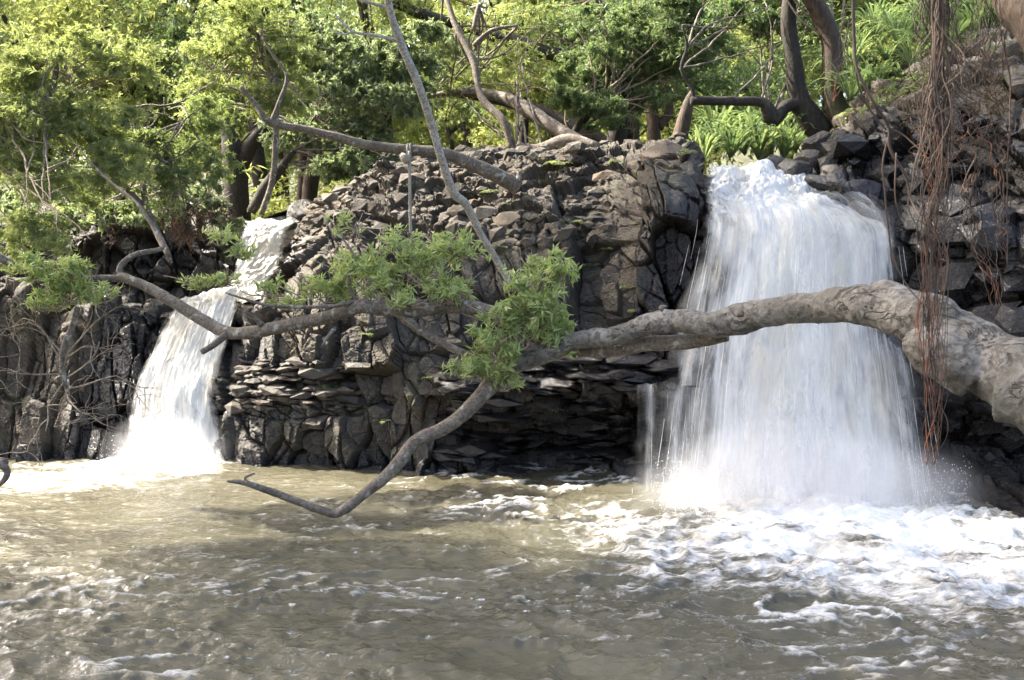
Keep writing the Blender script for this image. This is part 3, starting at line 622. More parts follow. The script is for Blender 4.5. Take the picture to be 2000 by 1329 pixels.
limb('branch', [(452,645,8.2,8),(420,672,8.1,6.5),(395,688,8.0,5.5)], seed=8, label='short broken stub under the long branch')
limb('twig', [(512,636,8.05,7),(498,622,8.0,4),(478,608,7.95,3)], seed=9)
limb('branch', [(780,612,7.8,10),(820,645,7.8,8),(860,668,7.8,8),(905,690,7.75,7.5),(945,698,7.75,8),(985,712,7.7,9)], seed=10, label='lichen spotted cross branch')
limb('twig', [(745,603,7.8,6),(700,590,7.8,4.5),(650,598,7.7,4),(580,600,7.7,3.5),(520,596,7.6,3),(470,582,7.6,2.5),(440,572,7.6,1.5)], seed=11)
limb('twig', [(655,640,7.9,4),(640,658,7.85,3),(630,675,7.8,1.5)], seed=12)
limb('twig', [(1295,606,7.0,5),(1290,600,7.0,4),(1303,600,7.0,3)], seed=13)
limb('twig', [(490,948,7.1,3),(478,934,7.1,3),(497,925,7.1,2)], seed=14)
limb('twig', [(830,600,7.8,4),(850,560,7.8,3),(870,520,7.8,2.5),(900,490,7.8,1.5)], seed=15)
limb('twig', [(700,598,7.8,4),(680,550,7.8,3),(690,500,7.8,2.5),(660,455,7.8,1.5)], seed=16)
limb('twig', [(1010,700,7.6,5),(1020,640,7.5,4),(1050,570,7.5,3),(1070,520,7.5,2)], seed=17)
def clump(name, lobes, dens, nl, Ln, Wd, mat, parent, gap=-0.1, gf=2.5, seed=0, up=0.9, spread=0.85, droop=0.12, tw=0, label=None):
    P, D = lobe_points(lobes, dens * 1.7, gap - .1, gf, seed, 20); mb = MB()
    whorls(mb, P, nl, Ln, Wd, up, spread, droop, out=D * 0.6)
    if tw:
        r = np.random.default_rng(seed); 
        for i in r.choice(len(P), min(tw, len(P)), replace=False):
            j = r.integers(len(P)); q = P[i] + (P[j] - P[i]) * min(1, 0.35 / (np.linalg.norm(P[j] - P[i]) + 1e-6)); mid = (P[i] + q) / 2 - [0, 0, 0.03]
            tube(mb, [P[i], mid, q], [0.002, 0.003, 0.004], seg=0.1, ns=4, bump=0, cap=False, rnd=0.0) if False else None
    o = tag(mb.build(name, M[mat], parent, smooth=False), label)
    r = np.random.default_rng(seed + 40); mt = MB(); base = lobes[0]
    for l in lobes:
        for q in range(7):
            a = (l[0] + r.normal() * l[3] * .25, l[1] + l[4] * .9, l[2], 1.6); b = (l[0] + r.normal() * l[3] * .7, l[1] - r.uniform(-.3, .9) * l[4], l[2] + r.normal() * .1, .6)
            px_tube(mt, [a, ((a[0] + b[0]) / 2 + r.normal() * 8, (a[1] + b[1]) / 2 + r.normal() * 5, l[2], 1.2), b], seg=.05, ns=5, bump=0, seed=q)
    mt.build('twig', M['twig'], parent); return o
clump('foliage', [(1035,560,7.5,80,65),(1075,530,7.5,55,45),(1010,620,7.5,75,50),(1070,630,7.5,70,45),(985,690,7.5,60,40),(930,720,7.5,65,25),(960,660,7.4,50,30),(1100,660,7.5,45,30),(985,745,7.6,45,22)], 120, 9, 0.085, 0.018, 'lf_near', lt, seed=1, label='bright tuft of narrow leaves near the branch fork')
clump('foliage', [(830,510,7.8,110,60),(760,540,7.8,90,55),(690,510,7.9,70,55),(650,560,7.9,60,35),(880,560,7.7,60,40),(690,440,8.0,50,28),(880,470,7.8,50,25),(770,470,7.9,60,30),(610,560,7.9,50,25),(900,480,7.8,40,30),(800,580,7.7,70,25)], 85, 8, 0.08, 0.017, 'lf_near', lt, gap=0.02, seed=2, label='loose yellow green tufts above the middle branch')
clump('foliage', [(430,460,8.2,50,22),(470,490,8.2,30,20),(385,550,8.2,40,14),(440,545,8.2,35,16),(530,560,8.1,45,22),(560,590,8.1,50,14)], 95, 8, 0.08, 0.018, 'lf_near', lt, gap=0.05, seed=3)
clump('foliage', [(130,560,8.3,75,40),(70,520,8.3,60,35),(190,570,8.3,50,25),(100,590,8.3,50,20),(140,520,8.2,35,30)], 110, 8, 0.08, 0.018, 'lf_near', lt, gap=0.0, seed=4)

# dead twiggy branch hanging at the left
def twiggy(mb, p, d, L, r, depth, rg, spread=0.7, grav=0.0):
    n = 4; pts = [p]; q = p.copy(); dd = d.copy()
    for i in range(n):
        dd = dd + rg.normal(size=3) * 0.22 + np.array([0, 0, grav]); dd /= np.linalg.norm(dd); q = q + dd * L / n; pts.append(q.copy())
    tube(mb, pts, np.linspace(r, r * 0.6, len(pts)), seg=0.08, ns=6, bump=0.05, seed=depth, rnd=0.0)
    if depth > 0:
        for k in range(rg.integers(2, 4)):
            i = rg.integers(2, len(pts)); nd = dd + rg.normal(size=3) * spread; nd[1] *= 0.6; nd /= np.linalg.norm(nd)
            twiggy(mb, np.array(pts[i]), nd, L * rg.uniform(0.55, 0.85), r * 0.6, depth - 1, rg, spread, grav)
rg = np.random.default_rng(12)
db = empty('dead_branch', at(150, 600, 8.4), label='bare twiggy dead branch hanging below the left branch over the dark rocks', cat='branch')
mb = MB(); px_tube(mb, [(152,600,8.4,5),(140,640,8.4,6),(122,690,8.4,6),(125,735,8.4,5),(132,770,8.4,3)], seg=0.03, ns=10, seed=2, rnd=0.0); mb.build('stem', M['branch'], db)
mb = MB()
for (a, b, dx, dz, L) in [(122,690,-1,.5,.4),(125,730,-1,.1,.5),(128,740,1,.5,.5),(130,760,1,.2,.45),(130,765,-.4,-1,.35),(124,720,.7,1,.4),(118,700,-.8,.8,.35),(126,745,-1,-.3,.5),(130,765,.6,-.6,.35),(125,700,1,.9,.45)]:
    twiggy(mb, at(a, b, 8.4), np.array([dx, rg.normal() * .4, dz]) / np.hypot(dx, dz), L, 0.009, 3, rg, 0.8)
mb.build('twig', M['twig'], db)
mb = MB(); px_tube(mb, [wp(-8.2,7.4,.5,.08), wp(-5,7,.95,.06), (-30,905,6.5,12),(0,908,6.4,9),(13,918,6.4,7),(12,932,6.4,6),(2,944,6.4,5),(-8,950,6.4,4)], seg=0.02, ns=14, seed=5)
tag(mb.build('broken_branch', M['branch']), 'hooked tip of a bare branch poking in at the left edge above the pool', 'branch')

# ---------------------------------------------------------------- overhanging tree with aerial roots (upper right)
ot = empty('banyan_tree', at(2200, 200, 5.0), label='brown leaning tree in the upper right corner trailing reddish aerial roots', cat='tree')
mb = MB(); px_tube(mb, [(1860,-280,5.2,75),(2005,-90,5.0,92),(2125,55,4.8,105),(2310,250,4.7,130), wp(4.6,4.4,2.3,.36), wp(5.6,3.9,.3,.5)], seg=0.03, ns=40, bump=0.15, bfreq=6, seed=14); mb.build('trunk', M['brown'], ot)
def bundle(path, n, spread, r0=0.0025, seed=0, parent=ot, frac=0.35, name='aerial_root'):
    rgn = np.random.default_rng(seed); p = np.array(path, float); P = at(p[:, 0], p[:, 1], p[:, 2]); mb = MB()
    for i in range(n):
        e = rgn.uniform(.78, 1.0) if i < n * frac else rgn.uniform(0.35, 1.0); s0 = 0 if i < n * 0.6 else rgn.uniform(0, 0.5)
        C = catmull(P, 24); a, b = int(s0 * 23), max(int(s0 * 23) + 5, int(e * 23)); b = min(b, 23); C = C[a:b + 1]
        if len(C) < 4: continue
        sp = spread * 5 / F * (0.3 + 0.9 * np.sin(np.linspace(0.2, 2.9, len(C))))
        ph = rgn.uniform(0, 99)
        off = np.stack([fbm(np.linspace(0, 5.5, len(C)) + ph, np.full(len(C), ph), None, 3, q) for q in (1, 2, 3)], -1) * [2.2, 1.6, .3] * sp[:, None]
        ctr = rgn.normal(size=2) * 0.5
        off[:, 0] += ctr[0] * sp; off[:, 1] += ctr[1] * sp
        tube(mb, (C + off)[::1], np.linspace(r0 * rgn.uniform(.7, 1.6), r0 * 0.45, len(C)), seg=0.03, ns=5, bump=0, seed=i, cap=False, rnd=rgn.random() * (0.25 if i < n * .55 else 0.8))
    return mb.build(name, M['root'], parent)
bundle([(1838,-40,5.0),(1836,120,5.0),(1830,260,5.0),(1822,400,5.0),(1822,520,5.0),(1820,700,5.0),(1822,840,5.0),(1812,935,5.0)], 42, 17, 0.0031, seed=1, frac=0.45)
bundle([(1832,-40,5.05),(1838,150,5.05),(1836,260,5.05),(1832,360,5.05),(1845,430,5.05)], 20, 34, 0.002, seed=2)
bundle([(1922,-40,5.0),(1926,120,5.0),(1920,240,5.0),(1912,330,5.0),(1908,430,5.0)], 20, 26, 0.0022, seed=3)
bundle([(1905,340,5.1),(1900,400,5.1),(1920,480,5.1),(1940,560,5.1),(1952,640,5.1)], 12, 12, 0.0025, seed=4, frac=.6)
bundle([(1952,330,5.1),(1958,420,5.1),(1956,470,5.1),(1972,515,5.1)], 9, 9, 0.0025, seed=5)
bundle([(1660,-40,5.6),(1650,90,5.6),(1640,150,5.6),(1622,215,5.6)], 10, 9, 0.002, seed=6)
bundle([(1812,-40,5.1),(1806,60,5.1),(1820,110,5.1),(1812,220,5.1),(1806,300,5.1),(1822,350,5.1)], 14, 14, 0.0025, seed=7)
bundle([(1870,-40,5.1),(1858,40,5.1),(1875,120,5.1),(1868,190,5.1)], 8, 10, 0.002, seed=8)
def single(path, r, seed=0):
    mb = MB(); p = np.array(path, float); tube(mb, at(p[:, 0], p[:, 1], p[:, 2]), np.array(r) * 5.2 / F, seg=0.03, ns=7, bump=0.1, wob=0.012, seed=seed, rnd=0.0); return mb.build('aerial_root', M['root'], ot)
single([(1667,-40,5.3),(1668,60,5.3),(1674,130,5.3),(1702,195,5.3),(1733,245,5.3),(1736,290,5.3),(1768,345,5.3),(1780,390,5.3),(1800,430,5.2),(1822,455,5.2)], [3.6,3.4,3.2,3,3,3,2.5,2.2,2,1.6], 1)
single([(1668,90,5.32),(1680,170,5.32),(1710,225,5.32),(1730,255,5.32)], [2,1.8,1.8,1.5], 2)
single([(1735,250,5.3),(1765,265,5.3),(1795,290,5.25),(1815,300,5.2)], [2,1.8,1.6,1.2], 3)
single([(1735,270,5.35),(1726,330,5.35),(1733,420,5.35),(1745,500,5.35),(1775,560,5.3),(1808,600,5.2)], [2,2,1.8,1.8,1.5,1.2], 4)
single([(1905,310,5.1),(1882,360,5.1),(1896,410,5.1),(1903,450,5.1)], [1.6,1.5,1.5,1], 5)
single([(1750,300,5.2),(1748,380,5.2),(1754,425,5.2)], [1.5,1.3,1], 6)
single([(1990,-20,5.1),(1960,80,5.1),(1975,170,5.1),(1965,330,5.1),(1968,520,5.1)], [2,1.6,1.6,1.5,1], 7)

# ---------------------------------------------------------------- fallen branch, rope, pale leaning stem
mb = MB(); px_tube(mb, [(470,170,12.2,4),(500,205,12.2,5),(528,240,12.2,8),(590,252,12.3,8),(650,266,12.4,8.5),(720,284,12.5,9),(800,293,12.6,9.5),(865,300,12.7,11),(930,325,12.9,13),(985,350,13.0,15),(1012,368,13.05,16)], seg=0.035, ns=16, bump=0.12, seed=21); 
fb = tag(mb.build('fallen_branch', M['branch']), 'long grey fallen branch lying out from the outcrop with a rope tied to it', 'branch')
mb = MB(); px_tube(mb, [(1008,362,13.0,8),(1014,345,13.0,6),(1012,335,13.0,3)], seed=3); mb.build('stub', M['branch'], fb)
mb = MB(); px_tube(mb, [(530,240,12.2,5),(545,200,12.2,4),(560,150,12.2,3),(535,110,12.2,3),(505,60,12.2,2)], seed=4); px_tube(mb, [(505,205,12.2,3),(470,180,12.2,2),(440,165,12.2,1)], seed=5); mb.build('twig', M['branch'], fb)
mb = MB(); px_tube(mb, [(800,296,12.45,3.2),(800,340,12.42,3.2),(801,400,12.42,3.2),(802,455,12.42,3.4)], seg=0.02, ns=8, bump=0.25, bfreq=40, seed=1)
a = np.linspace(0, 2 * np.pi, 12)
for dx in (-3, 2): tube(mb, np.stack([at(800 + dx, 294, 12.57)[0] + 0 * a, 12.57 + 0.08 * np.cos(a), at(800, 294, 12.57)[2] + 0.08 * np.sin(a)], -1), [0.014] * 12, seg=0.03, ns=6, bump=0.1)
px_tube(mb, [(794,302,12.4,9),(792,310,12.4,10),(796,318,12.4,7)], ns=8, bump=0.3)
tag(mb.build('rope', M['rope']), 'pale knotted rope hanging from the fallen branch', 'rope')
ps = empty('slender_tree', at(990, 545, 11.3), label='thin pale bare stem slanting across the middle, down from the top edge', cat='tree')
mb = MB(); px_tube(mb, [(750,-60,8.9,7),(762,20,9.1,7),(785,90,9.3,8),(815,160,9.5,8),(842,240,9.8,8),(862,310,10,8),(885,375,10.3,9),(910,400,10.5,8),(935,450,10.8,7),(965,500,11.1,6.5),(995,552,11.4,6)], seg=0.03, ns=14, bump=0.08, seed=31); mb.build('trunk', M['pale'], ps)
mb = MB(); px_tube(mb, [(758,15,9.1,4),(720,5,9.1,3),(680,-10,9.1,2.5)], seed=1); px_tube(mb, [(778,80,9.3,4),(735,70,9.3,3),(690,62,9.3,2.5),(655,30,9.3,1.5)], seed=2); px_tube(mb, [(690,62,9.3,2.2),(670,68,9.3,2),(650,60,9.3,1.2)], seed=3); mb.build('branch', M['pale'], ps)

# ---------------------------------------------------------------- trees
def tree(name, label, trunks, lobes, mat_t, mat_l, dens, nl, Ln, Wd, gap=0.0, gf=1.2, seed=0, group=None, cat='tree', up=0.4, spread=0.9, droop=0.3, twigs=None):
    b = trunks[0][0] if trunks else (lobes[0][0], lobes[0][1], lobes[0][2], 1)
    e = empty(name, at(b[0], b[1], b[2]), label=label, cat=cat, group=group)
    if trunks:
        mb = MB()
        for i, t in enumerate(trunks): px_tube(mb, t, seg=0.08, ns=12, bump=0.14, bfreq=5, seed=seed + i)
        mb.build('trunk', M[mat_t], e)
    if twigs is None and trunks and lobes:
        rt = np.random.default_rng(seed); twigs = []
        for l in lobes:
            for q in range(6):
                t_ = trunks[rt.integers(len(trunks))]; a_ = t_[rt.integers(len(t_) // 2, len(t_))]; e_ = (l[0] + rt.normal() * l[3] * .6, l[1] + rt.normal() * l[4] * .6 - 5, l[2] + rt.normal() * .2, .8)
                if math.hypot(a_[0] - e_[0], a_[1] - e_[1]) > 260: continue
                m_ = tuple(.5 * (a_[z] + e_[z]) + rt.normal() * (12 if z < 2 else .05) for z in range(3)); twigs.append([(a_[0], a_[1], a_[2], 2.6), (*m_, 1.8), e_])
                twigs.append([(*m_, 1.5), (m_[0] + rt.normal() * 30, m_[1] - rt.uniform(5, 45), m_[2], .7)])
    if twigs:
        mb = MB()
        for i, t in enumerate(twigs): px_tube(mb, t, seg=0.08, ns=5, bump=0.05, seed=seed + 50 + i, wob=0.05)
        mb.build('branch', M['twig' if seed % 2 else 'branch'], e)
    if lobes:
        P, D = lobe_points(lobes, dens * 1.35, gap, gf, seed); mb = MB()
        whorls(mb, P, nl, Ln, Wd, up, spread, droop, out=D * 0.5); mb.build('crown', M[mat_l], e, smooth=False)
    return e
# left feathery tree: sunlit, closest
tree('feathery_tree', 'yellow green feathery tree filling the upper left corner', [[(-60,420,10.8,14),(20,300,10.8,10),(90,200,10.8,7),(120,100,10.9,4)], [(-60,420,10.8,10),(0,330,10.6,5),(12,240,10.5,4)]],
     [(50,120,10.8,120,90),(190,110,11,110,70),(60,250,10.6,130,90),(200,230,10.8,110,80),(110,350,10.5,120,60),(290,140,11.2,60,70),(-40,200,10.8,120,160),(30,460,9.4,75,45),(70,435,9.4,70,35),(10,510,9.2,60,35),(110,475,9.3,45,30),(230,330,10.6,80,60)],
     'branch', 'lf_feather', 330, 7, 0.07, 0.013, gap=-0.02, gf=1.6, seed=101, spread=0.7)
tree('feathery_tree', 'soft green feathery tree with thin forked stems behind the stepped fall', [[(330,500,11.0,5),(312,465,11.2,7),(285,400,11.3,6),(278,340,11.4,5),(268,270,11.5,4),(258,210,11.5,2)], [(300,430,11.3,6),(250,370,11.3,5),(190,320,11.3,4),(150,280,11.3,2)], [(278,320,11.4,3),(310,260,11.5,3),(370,235,11.6,1.5)]],
     [(330,310,11.6,110,80),(400,230,11.8,80,60),(320,390,11.4,80,40),(180,400,11.3,90,50),(420,330,11.8,60,60),(250,300,11.5,90,70)],
     'branch', 'lf_green', 250, 7, 0.07, 0.014, gap=0.02, gf=1.6, seed=102, spread=0.7)
tree('feathery_tree', 'pale green feathery tree rounded at the top left of centre', [[(510,420,13.4,6),(535,330,13.4,6),(536,150,13.4,6),(500,70,13.4,3)]],
     [(450,110,13.4,110,90),(560,120,13.5,80,90),(480,30,13.4,110,60),(400,180,13.2,70,70),(540,200,13.5,80,50)],
     'branch', 'lf_feather', 230, 7, 0.075, 0.014, gap=-0.02, gf=1.5, seed=103, spread=0.7)
tree('broadleaf_tree', 'glossy grey green broadleaf tree left of the slanting pale stem', [[(470,440,16.5,22),(462,380,16.5,24),(455,300,16.5,22),(440,250,16.5,12),(400,200,16.5,6)], [(462,330,16.5,18),(500,270,16.5,12),(530,230,16.5,8),(560,160,16.5,5)], [(490,415,15.9,9),(520,365,15.9,12),(555,320,15.9,8),(575,295,15.9,5)]],
     [(650,130,16,110,90),(760,160,16,110,80),(680,250,16,100,60),(600,60,16.2,90,70),(800,90,16,90,70),(560,260,16,80,50),(720,310,15.6,60,40),(640,320,15.8,60,30)],
     'dark', 'lf_gloss', 110, 6, 0.11, 0.042, gap=0.0, gf=1.0, seed=104)
tree('broadleaf_tree', 'dark shrubby tree with red hanging roots above the black wall beside the stepped fall', [[(360,470,14.2,20),(350,400,14.2,16),(345,330,14.2,12)], [(395,470,14.2,10),(390,400,14.2,8),(385,330,14.2,6)]],
     [(110,420,14,90,40),(230,420,13.8,80,40),(330,420,14,70,30),(150,350,14.6,110,50),(400,400,13.9,60,50),(330,340,14.4,70,50),(40,400,14.4,70,40),(450,440,13.8,40,20)],
     'brown', 'lf_gloss', 120, 6, 0.10, 0.035, gap=0.03, gf=1.3, seed=105)
sh = bpy.data.objects['broadleaf_tree.001']
for k, (a, b, c) in enumerate([(335,370,490),(352,380,500),(372,390,505),(390,385,480),(318,380,455),(410,380,470),(215,410,495),(440,400,460)]): bundle([(a,b,13.7),(a+2,(b+c)/2,13.7),(a-2,c,13.7)], 12, 26, 0.006, seed=30 + k, parent=sh)
tree('broadleaf_tree', 'twin brown trunks standing behind the stepped fall', [[(600,425,17.5,14),(608,350,17.5,15),(616,290,17.5,13),(600,220,17.5,8)], [(585,425,17.8,10),(592,340,17.8,9),(590,260,17.8,8)]],
     [(620,200,17.6,80,50),(560,170,17.8,70,40),(660,190,17.8,60,40)], 'brown', 'lf_dark', 110, 6, 0.10, 0.035, seed=106)
tree('green_tree', 'dense fresh green tree right of centre above the outcrop', [[(1200,310,17,20),(1210,240,17,18),(1225,160,17,10)], [(1180,300,16.5,10),(1120,270,16.5,8),(1160,210,16.6,8)]],
     [(1150,140,16.8,80,70),(1250,110,17,110,80),(1350,80,17,100,80),(1170,215,16.4,70,45),(1290,190,16.8,70,30),(1190,50,17,90,60),(1400,60,17.4,80,60),(1320,10,17,110,60),(1120,190,16.4,50,40)],
     'dark', 'lf_dark', 210, 7, 0.09, 0.022, gap=-0.05, gf=1.4, seed=107)
tree('arching_tree', 'fallen arching grey trunk resting on the top of the outcrop', [[(1170,288,14.6,9),(1110,275,14.8,13),(1060,290,14.9,11),(1030,290,14.9,8),(1010,280,14.9,6)], [(1150,285,14.8,10),(1090,255,15.2,14),(1030,215,15.6,14),(980,190,16,11),(900,180,16.4,8),(830,190,16.6,4)], [(1000,290,15,8),(985,240,15,9),(940,190,15.2,7),(925,120,15.4,7),(890,50,15.6,6),(870,-10,15.8,5)],[(925,90,15.4,5),(960,60,15.4,4),(1010,50,15.4,2)],[(925,60,15.5,5),(935,10,15.5,4)]],
     [(900,150,16.5,70,40),(1000,110,16.5,70,50),(860,220,16.5,60,30),(960,30,16.5,80,40)], 'branch', 'lf_feather', 120, 6, 0.08, 0.016, seed=108)
tree('arching_tree', 'dark mossy trunk arching up and left behind the outcrop', [[(1240,310,18.5,12),(1180,280,18.5,16),(1080,230,18.8,14),(980,195,19,12),(880,180,19.2,10),(800,180,19.5,7)],[(1160,210,19,12),(1140,130,19,14),(1060,100,19.2,14),(940,60,19.5,12),(830,30,19.5,11),(760,0,19.5,9)],[(1220,110,19,16),(1190,50,19,16),(1160,0,19,12)]],
     [(900,110,19.5,90,50),(1050,60,19.5,110,60),(980,150,19.2,80,40),(800,30,19.8,80,40),(1100,170,19,60,40)], 'dark', 'lf_feather', 110, 6, 0.09, 0.018, seed=109)
tree('bent_tree', 'dark trunk with a level bent limb beside the grassy bank above the wide fall', [[(1610,262,14.2,26),(1585,235,14.2,26),(1560,190,14.2,20),(1548,110,14.2,15),(1540,40,14.2,14),(1545,-60,14.2,12)], [(1570,205,14.2,16),(1535,208,14.1,13),(1510,235,14.0,14),(1500,215,14.0,14),(1485,200,14.0,10),(1430,198,13.9,9),(1350,197,13.8,9)], [(1355,197,13.8,4),(1350,170,13.8,3),(1330,135,13.8,3),(1342,90,13.8,2.5),(1332,50,13.8,1.5)], [(1500,225,14,14),(1502,238,14,10)]],
     [(1500,40,14.6,60,40),(1440,20,14.8,60,40),(1580,20,14.8,50,35)], 'dark', 'lf_dark', 150, 6, 0.085, 0.025, gap=.05, seed=110)
tree('curved_tree', 'smooth brown trunk curving up to the top edge right of the bent dark tree', [[(1650,235,14.0,26),(1632,205,14.0,20),(1625,150,14.0,19),(1625,90,14.0,19),(1608,40,14.0,18),(1575,-20,14.0,17),(1540,-80,14,15)]],
     [(1560,-60,14.2,90,50)], 'brown', 'lf_dark', 100, 6, 0.085, 0.025, seed=111)
tree('stump', 'old brown forked trunk standing behind the left end of the level limb', [[(1325,290,14.6,18),(1335,240,14.6,14),(1345,200,14.6,10),(1352,180,14.6,5)]], [], 'brown', 'lf_dark', 0, 0, 0, 0, seed=112, cat='tree stump')
for i, (px, pt, Y, r, ln, lab) in enumerate([(1210,60,18.5,12,0,'straight brown trunk rising through the fresh green tree'),(1280,60,18,14,-20,'reddish forked trunk between the outcrop and the level limb'),(1245,100,19,6,-30,'thin brown pole trunk right of the straight trunk')]):
    tks = [[(px,300,Y,r),(px+ln*.3,220,Y,r*.9),(px+ln,150,Y,r*.8),(px+ln,pt,Y,r*.6)]]
    if i == 1: tks.append([(px+5,250,Y,11),(px+28,215,Y,8),(px+20,170,Y,6)])
    tree('understory_tree', lab, tks, [(px,pt,Y,50,40),(px+50,pt-30,Y,50,30)], 'brown', 'lf_dark', 110, 6, 0.09, 0.03, seed=120+i)

# distant trees, copies of a few kinds, planted on the ground sheet
def generic(name, seed, h, r, mat_l, mat_t, nleaf, Ln, Wd, nl=5, zlo=0.35):
    rr = np.random.default_rng(seed); e = empty(name, (0, 0, 0)); mb = MB()
    top = np.array([rr.normal() * .4, rr.normal() * .4, h * 0.75])
    tube(mb, [(0, 0, -0.3), (rr.normal() * .15, rr.normal() * .15, h * .3), top * [1, 1, .75], top], [0.2, 0.15, 0.11, 0.05], seg=0.3, ns=8, bump=0.12, bfreq=3)
    cs = []
    for k in range(9):
        a = rr.uniform(0, 6.28); q = rr.uniform(0.25, 0.9) * r; z = h * rr.uniform(zlo, 0.95); c = np.array([q * math.cos(a), q * math.sin(a), z]); cs.append((c, r * rr.uniform(0.35, 0.55)))
        s = top * rr.uniform(.35, .8); tube(mb, [s, (s + c) / 2 + [0, 0, .1], c], [0.08, 0.05, 0.02], seg=0.3, ns=6, bump=0.1)
    mb.build('trunk', M[mat_t], e); P = []; D = []
    for c, q in cs:
        n = nleaf // 9; d = rdir(n); sc_ = rr.normal(size=(8, 3)) * .5; wh = rr.integers(0, 8, n); s = np.abs(rr.normal(size=n)) * .42; p = c + (sc_[wh] + d * s[:, None]) * q * [1.15, 1.15, .75]
        k = fbm(p[:, 0] * 1.3, p[:, 1] * 1.3, p[:, 2] * 1.3, 3, seed) > -0.05 - 0.4 * rng.random(n); P.append(p[k]); D.append(d[k])
    mb = MB(); whorls(mb, np.vstack(P), nl, Ln, Wd, 0.3, 0.9, 0.3, out=np.vstack(D) * .5); mb.build('crown', M[mat_l], e, smooth=False)
    return e
protos = [generic('forest_tree', 201, 8.5, 3.0, 'lf_yellow', 'dark', 12000, 0.13, 0.04), generic('forest_tree', 202, 9.5, 3.2, 'lf_feather', 'brown', 12500, 0.13, 0.036), generic('forest_tree', 203, 8.0, 2.8, 'lf_dark', 'dark', 11000, 0.14, 0.045)]
def copy_tree(src, loc, rz, sc, label, group=None, cat='tree'):
    c = src.copy(); col.objects.link(c); c.location = loc; c.rotation_euler = (0, 0, rz); c.scale = (sc, sc, sc)
    tag(c, label, cat, group)
    for ch in src.children:
        d = ch.copy(); col.objects.link(d); d.parent = c
    return c
ORD = 'first second third fourth fifth sixth seventh eighth ninth tenth eleventh twelfth thirteenth fourteenth fifteenth sixteenth seventeenth eighteenth nineteenth twentieth'.split()
spots = []
for row, (Y, step, off) in enumerate([(22.5, 240, 60), (28, 210, -40), (36, 190, 30), (47, 150, 0)]):
    for n_, px in enumerate(np.arange(-260 + off, 2300, step)):
        spots.append((px + rng.normal() * 25, Y + rng.normal() * 1.2, row, n_))
used = [False] * 3; WHERE = ['in the nearest row of the forest', 'in the middle of the forest', 'deeper in the forest', 'on the far hillside']
for i, (px, Y, row, n_) in enumerate(spots):
    x = (px - 1000) / F * Y; z = float(gz(np.array(x), np.array(Y)))
    k = int(rng.choice([0, 1, 2], p=[.45, .35, .2])); s = rng.uniform(0.85, 1.25) * (1.0 + 0.12 * row)
    s *= 0.72 if 620 < px < 1080 else 1.0
    kind = ['yellow green sunlit', 'light feathery', 'deep green'][k]
    lab = f'{kind} tree {WHERE[row]}, {ORD[n_]} from the left'; gr = f'background trees {WHERE[row]}'
    if not used[k]:
        o = protos[k]; used[k] = True; o.location = (x, Y, z); o.rotation_euler = (0, 0, rng.uniform(0, 6)); o.scale = (s, s, s); tag(o, lab, 'tree', gr)
    else: copy_tree(protos[k], (x, Y, z), rng.uniform(0, 6), s, lab, gr)

# ---------------------------------------------------------------- plants
def blade_plant(name, n, L, W, mat, seed, arch=0.9, up=1.0, seg=7, label=None, cat='plant', group=None):
    """strap leaves arching out of one base"""
    rr = np.random.default_rng(seed); mb = MB()
    for i in range(n):
        a = rr.uniform(0, 6.28); l = L * rr.uniform(.6, 1.1); d = np.array([math.cos(a), math.sin(a), 0]); s = np.array([-d[1], d[0], 0]); t = np.linspace(0, 1, seg)
        k = rr.uniform(.5, 1.0) * arch; C = d * (t * l * 0.6 * (0.4 + k * .6))[:, None] + np.array([0, 0, 1]) * (l * up * (t - 0.75 * k * t ** 2.2))[:, None]
        w = W * (np.sin(np.pi * np.clip(t * 0.92 + 0.06, 0, 1)) ** 0.8)[:, None]
        V = np.stack([C - s * w, C + np.array([0, 0, -.15]) * w, C + s * w], 1).reshape(-1, 3); q = []
        for j in range(seg - 1): b = j * 3; q += [[b, b + 1, b + 4, b + 3], [b + 1, b + 2, b + 5, b + 4]]
        mb.add(V, q, rnd=rr.random())
    o = mb.build(name, M[mat]); return o
def fern_plant(name, n, L, seed, mat='lf_green'):
    rr = np.random.default_rng(seed); mb = MB()
    for i in range(n):
        a = rr.uniform(0, 6.28); l = L * rr.uniform(.6, 1.1); d = np.array([math.cos(a), math.sin(a), 0]); s = np.array([-d[1], d[0], 0])
        t = np.linspace(0.1, 1, 13); C = d * (t * l * .75)[:, None] + np.array([0, 0, 1.]) * (l * (0.7 * t - 0.75 * t ** 2))[:, None]
        for sg in (-1, 1):
            ln = l * 0.28 * np.sin(np.pi * (t * 0.85 + 0.12)); leaves(mb, C, sg * s + d * .4 + rr.normal(size=(13, 3)) * .1, ln, ln * .28, r=np.full(13, rr.random()))
    return mb.build(name, M[mat], smooth=False)
pl = [blade_plant('leafy_plant', 46, 0.85, 0.012, 'lf_dark', 1, 1.15), blade_plant('leafy_plant', 18, 0.5, 0.024, 'lf_dark', 2, .9), fern_plant('fern', 8, 0.30, 3), fern_plant('fern', 6, 0.2, 4)]
usedp = [0] * 4
def put(k, loc, rz, sc, label, cat, group=None):
    if usedp[k] == 0: o = pl[k]; usedp[k] = 1
    else: o = pl[k].copy(); col.objects.link(o)
    if k == 0: sc = sc * 1.25
    o.location = loc; o.rotation_euler = (rng.normal() * .1, rng.normal() * .1, rz); o.scale = (sc, sc, sc); return tag(o, label, cat, group)
GP = sorted([(1375,318,14.2,.8),(1400,300,14.8,1),(1425,312,14.4,1.1),(1455,305,14.8,1.2),(1480,314,14.3,1.2),(1505,308,14.7,1.2),(1530,312,14.4,1.1),(1555,300,14.8,1),(1440,285,15.6,1.2),(1500,280,15.6,1.3),(1395,275,15.6,1.1),(1360,300,15,.8)])
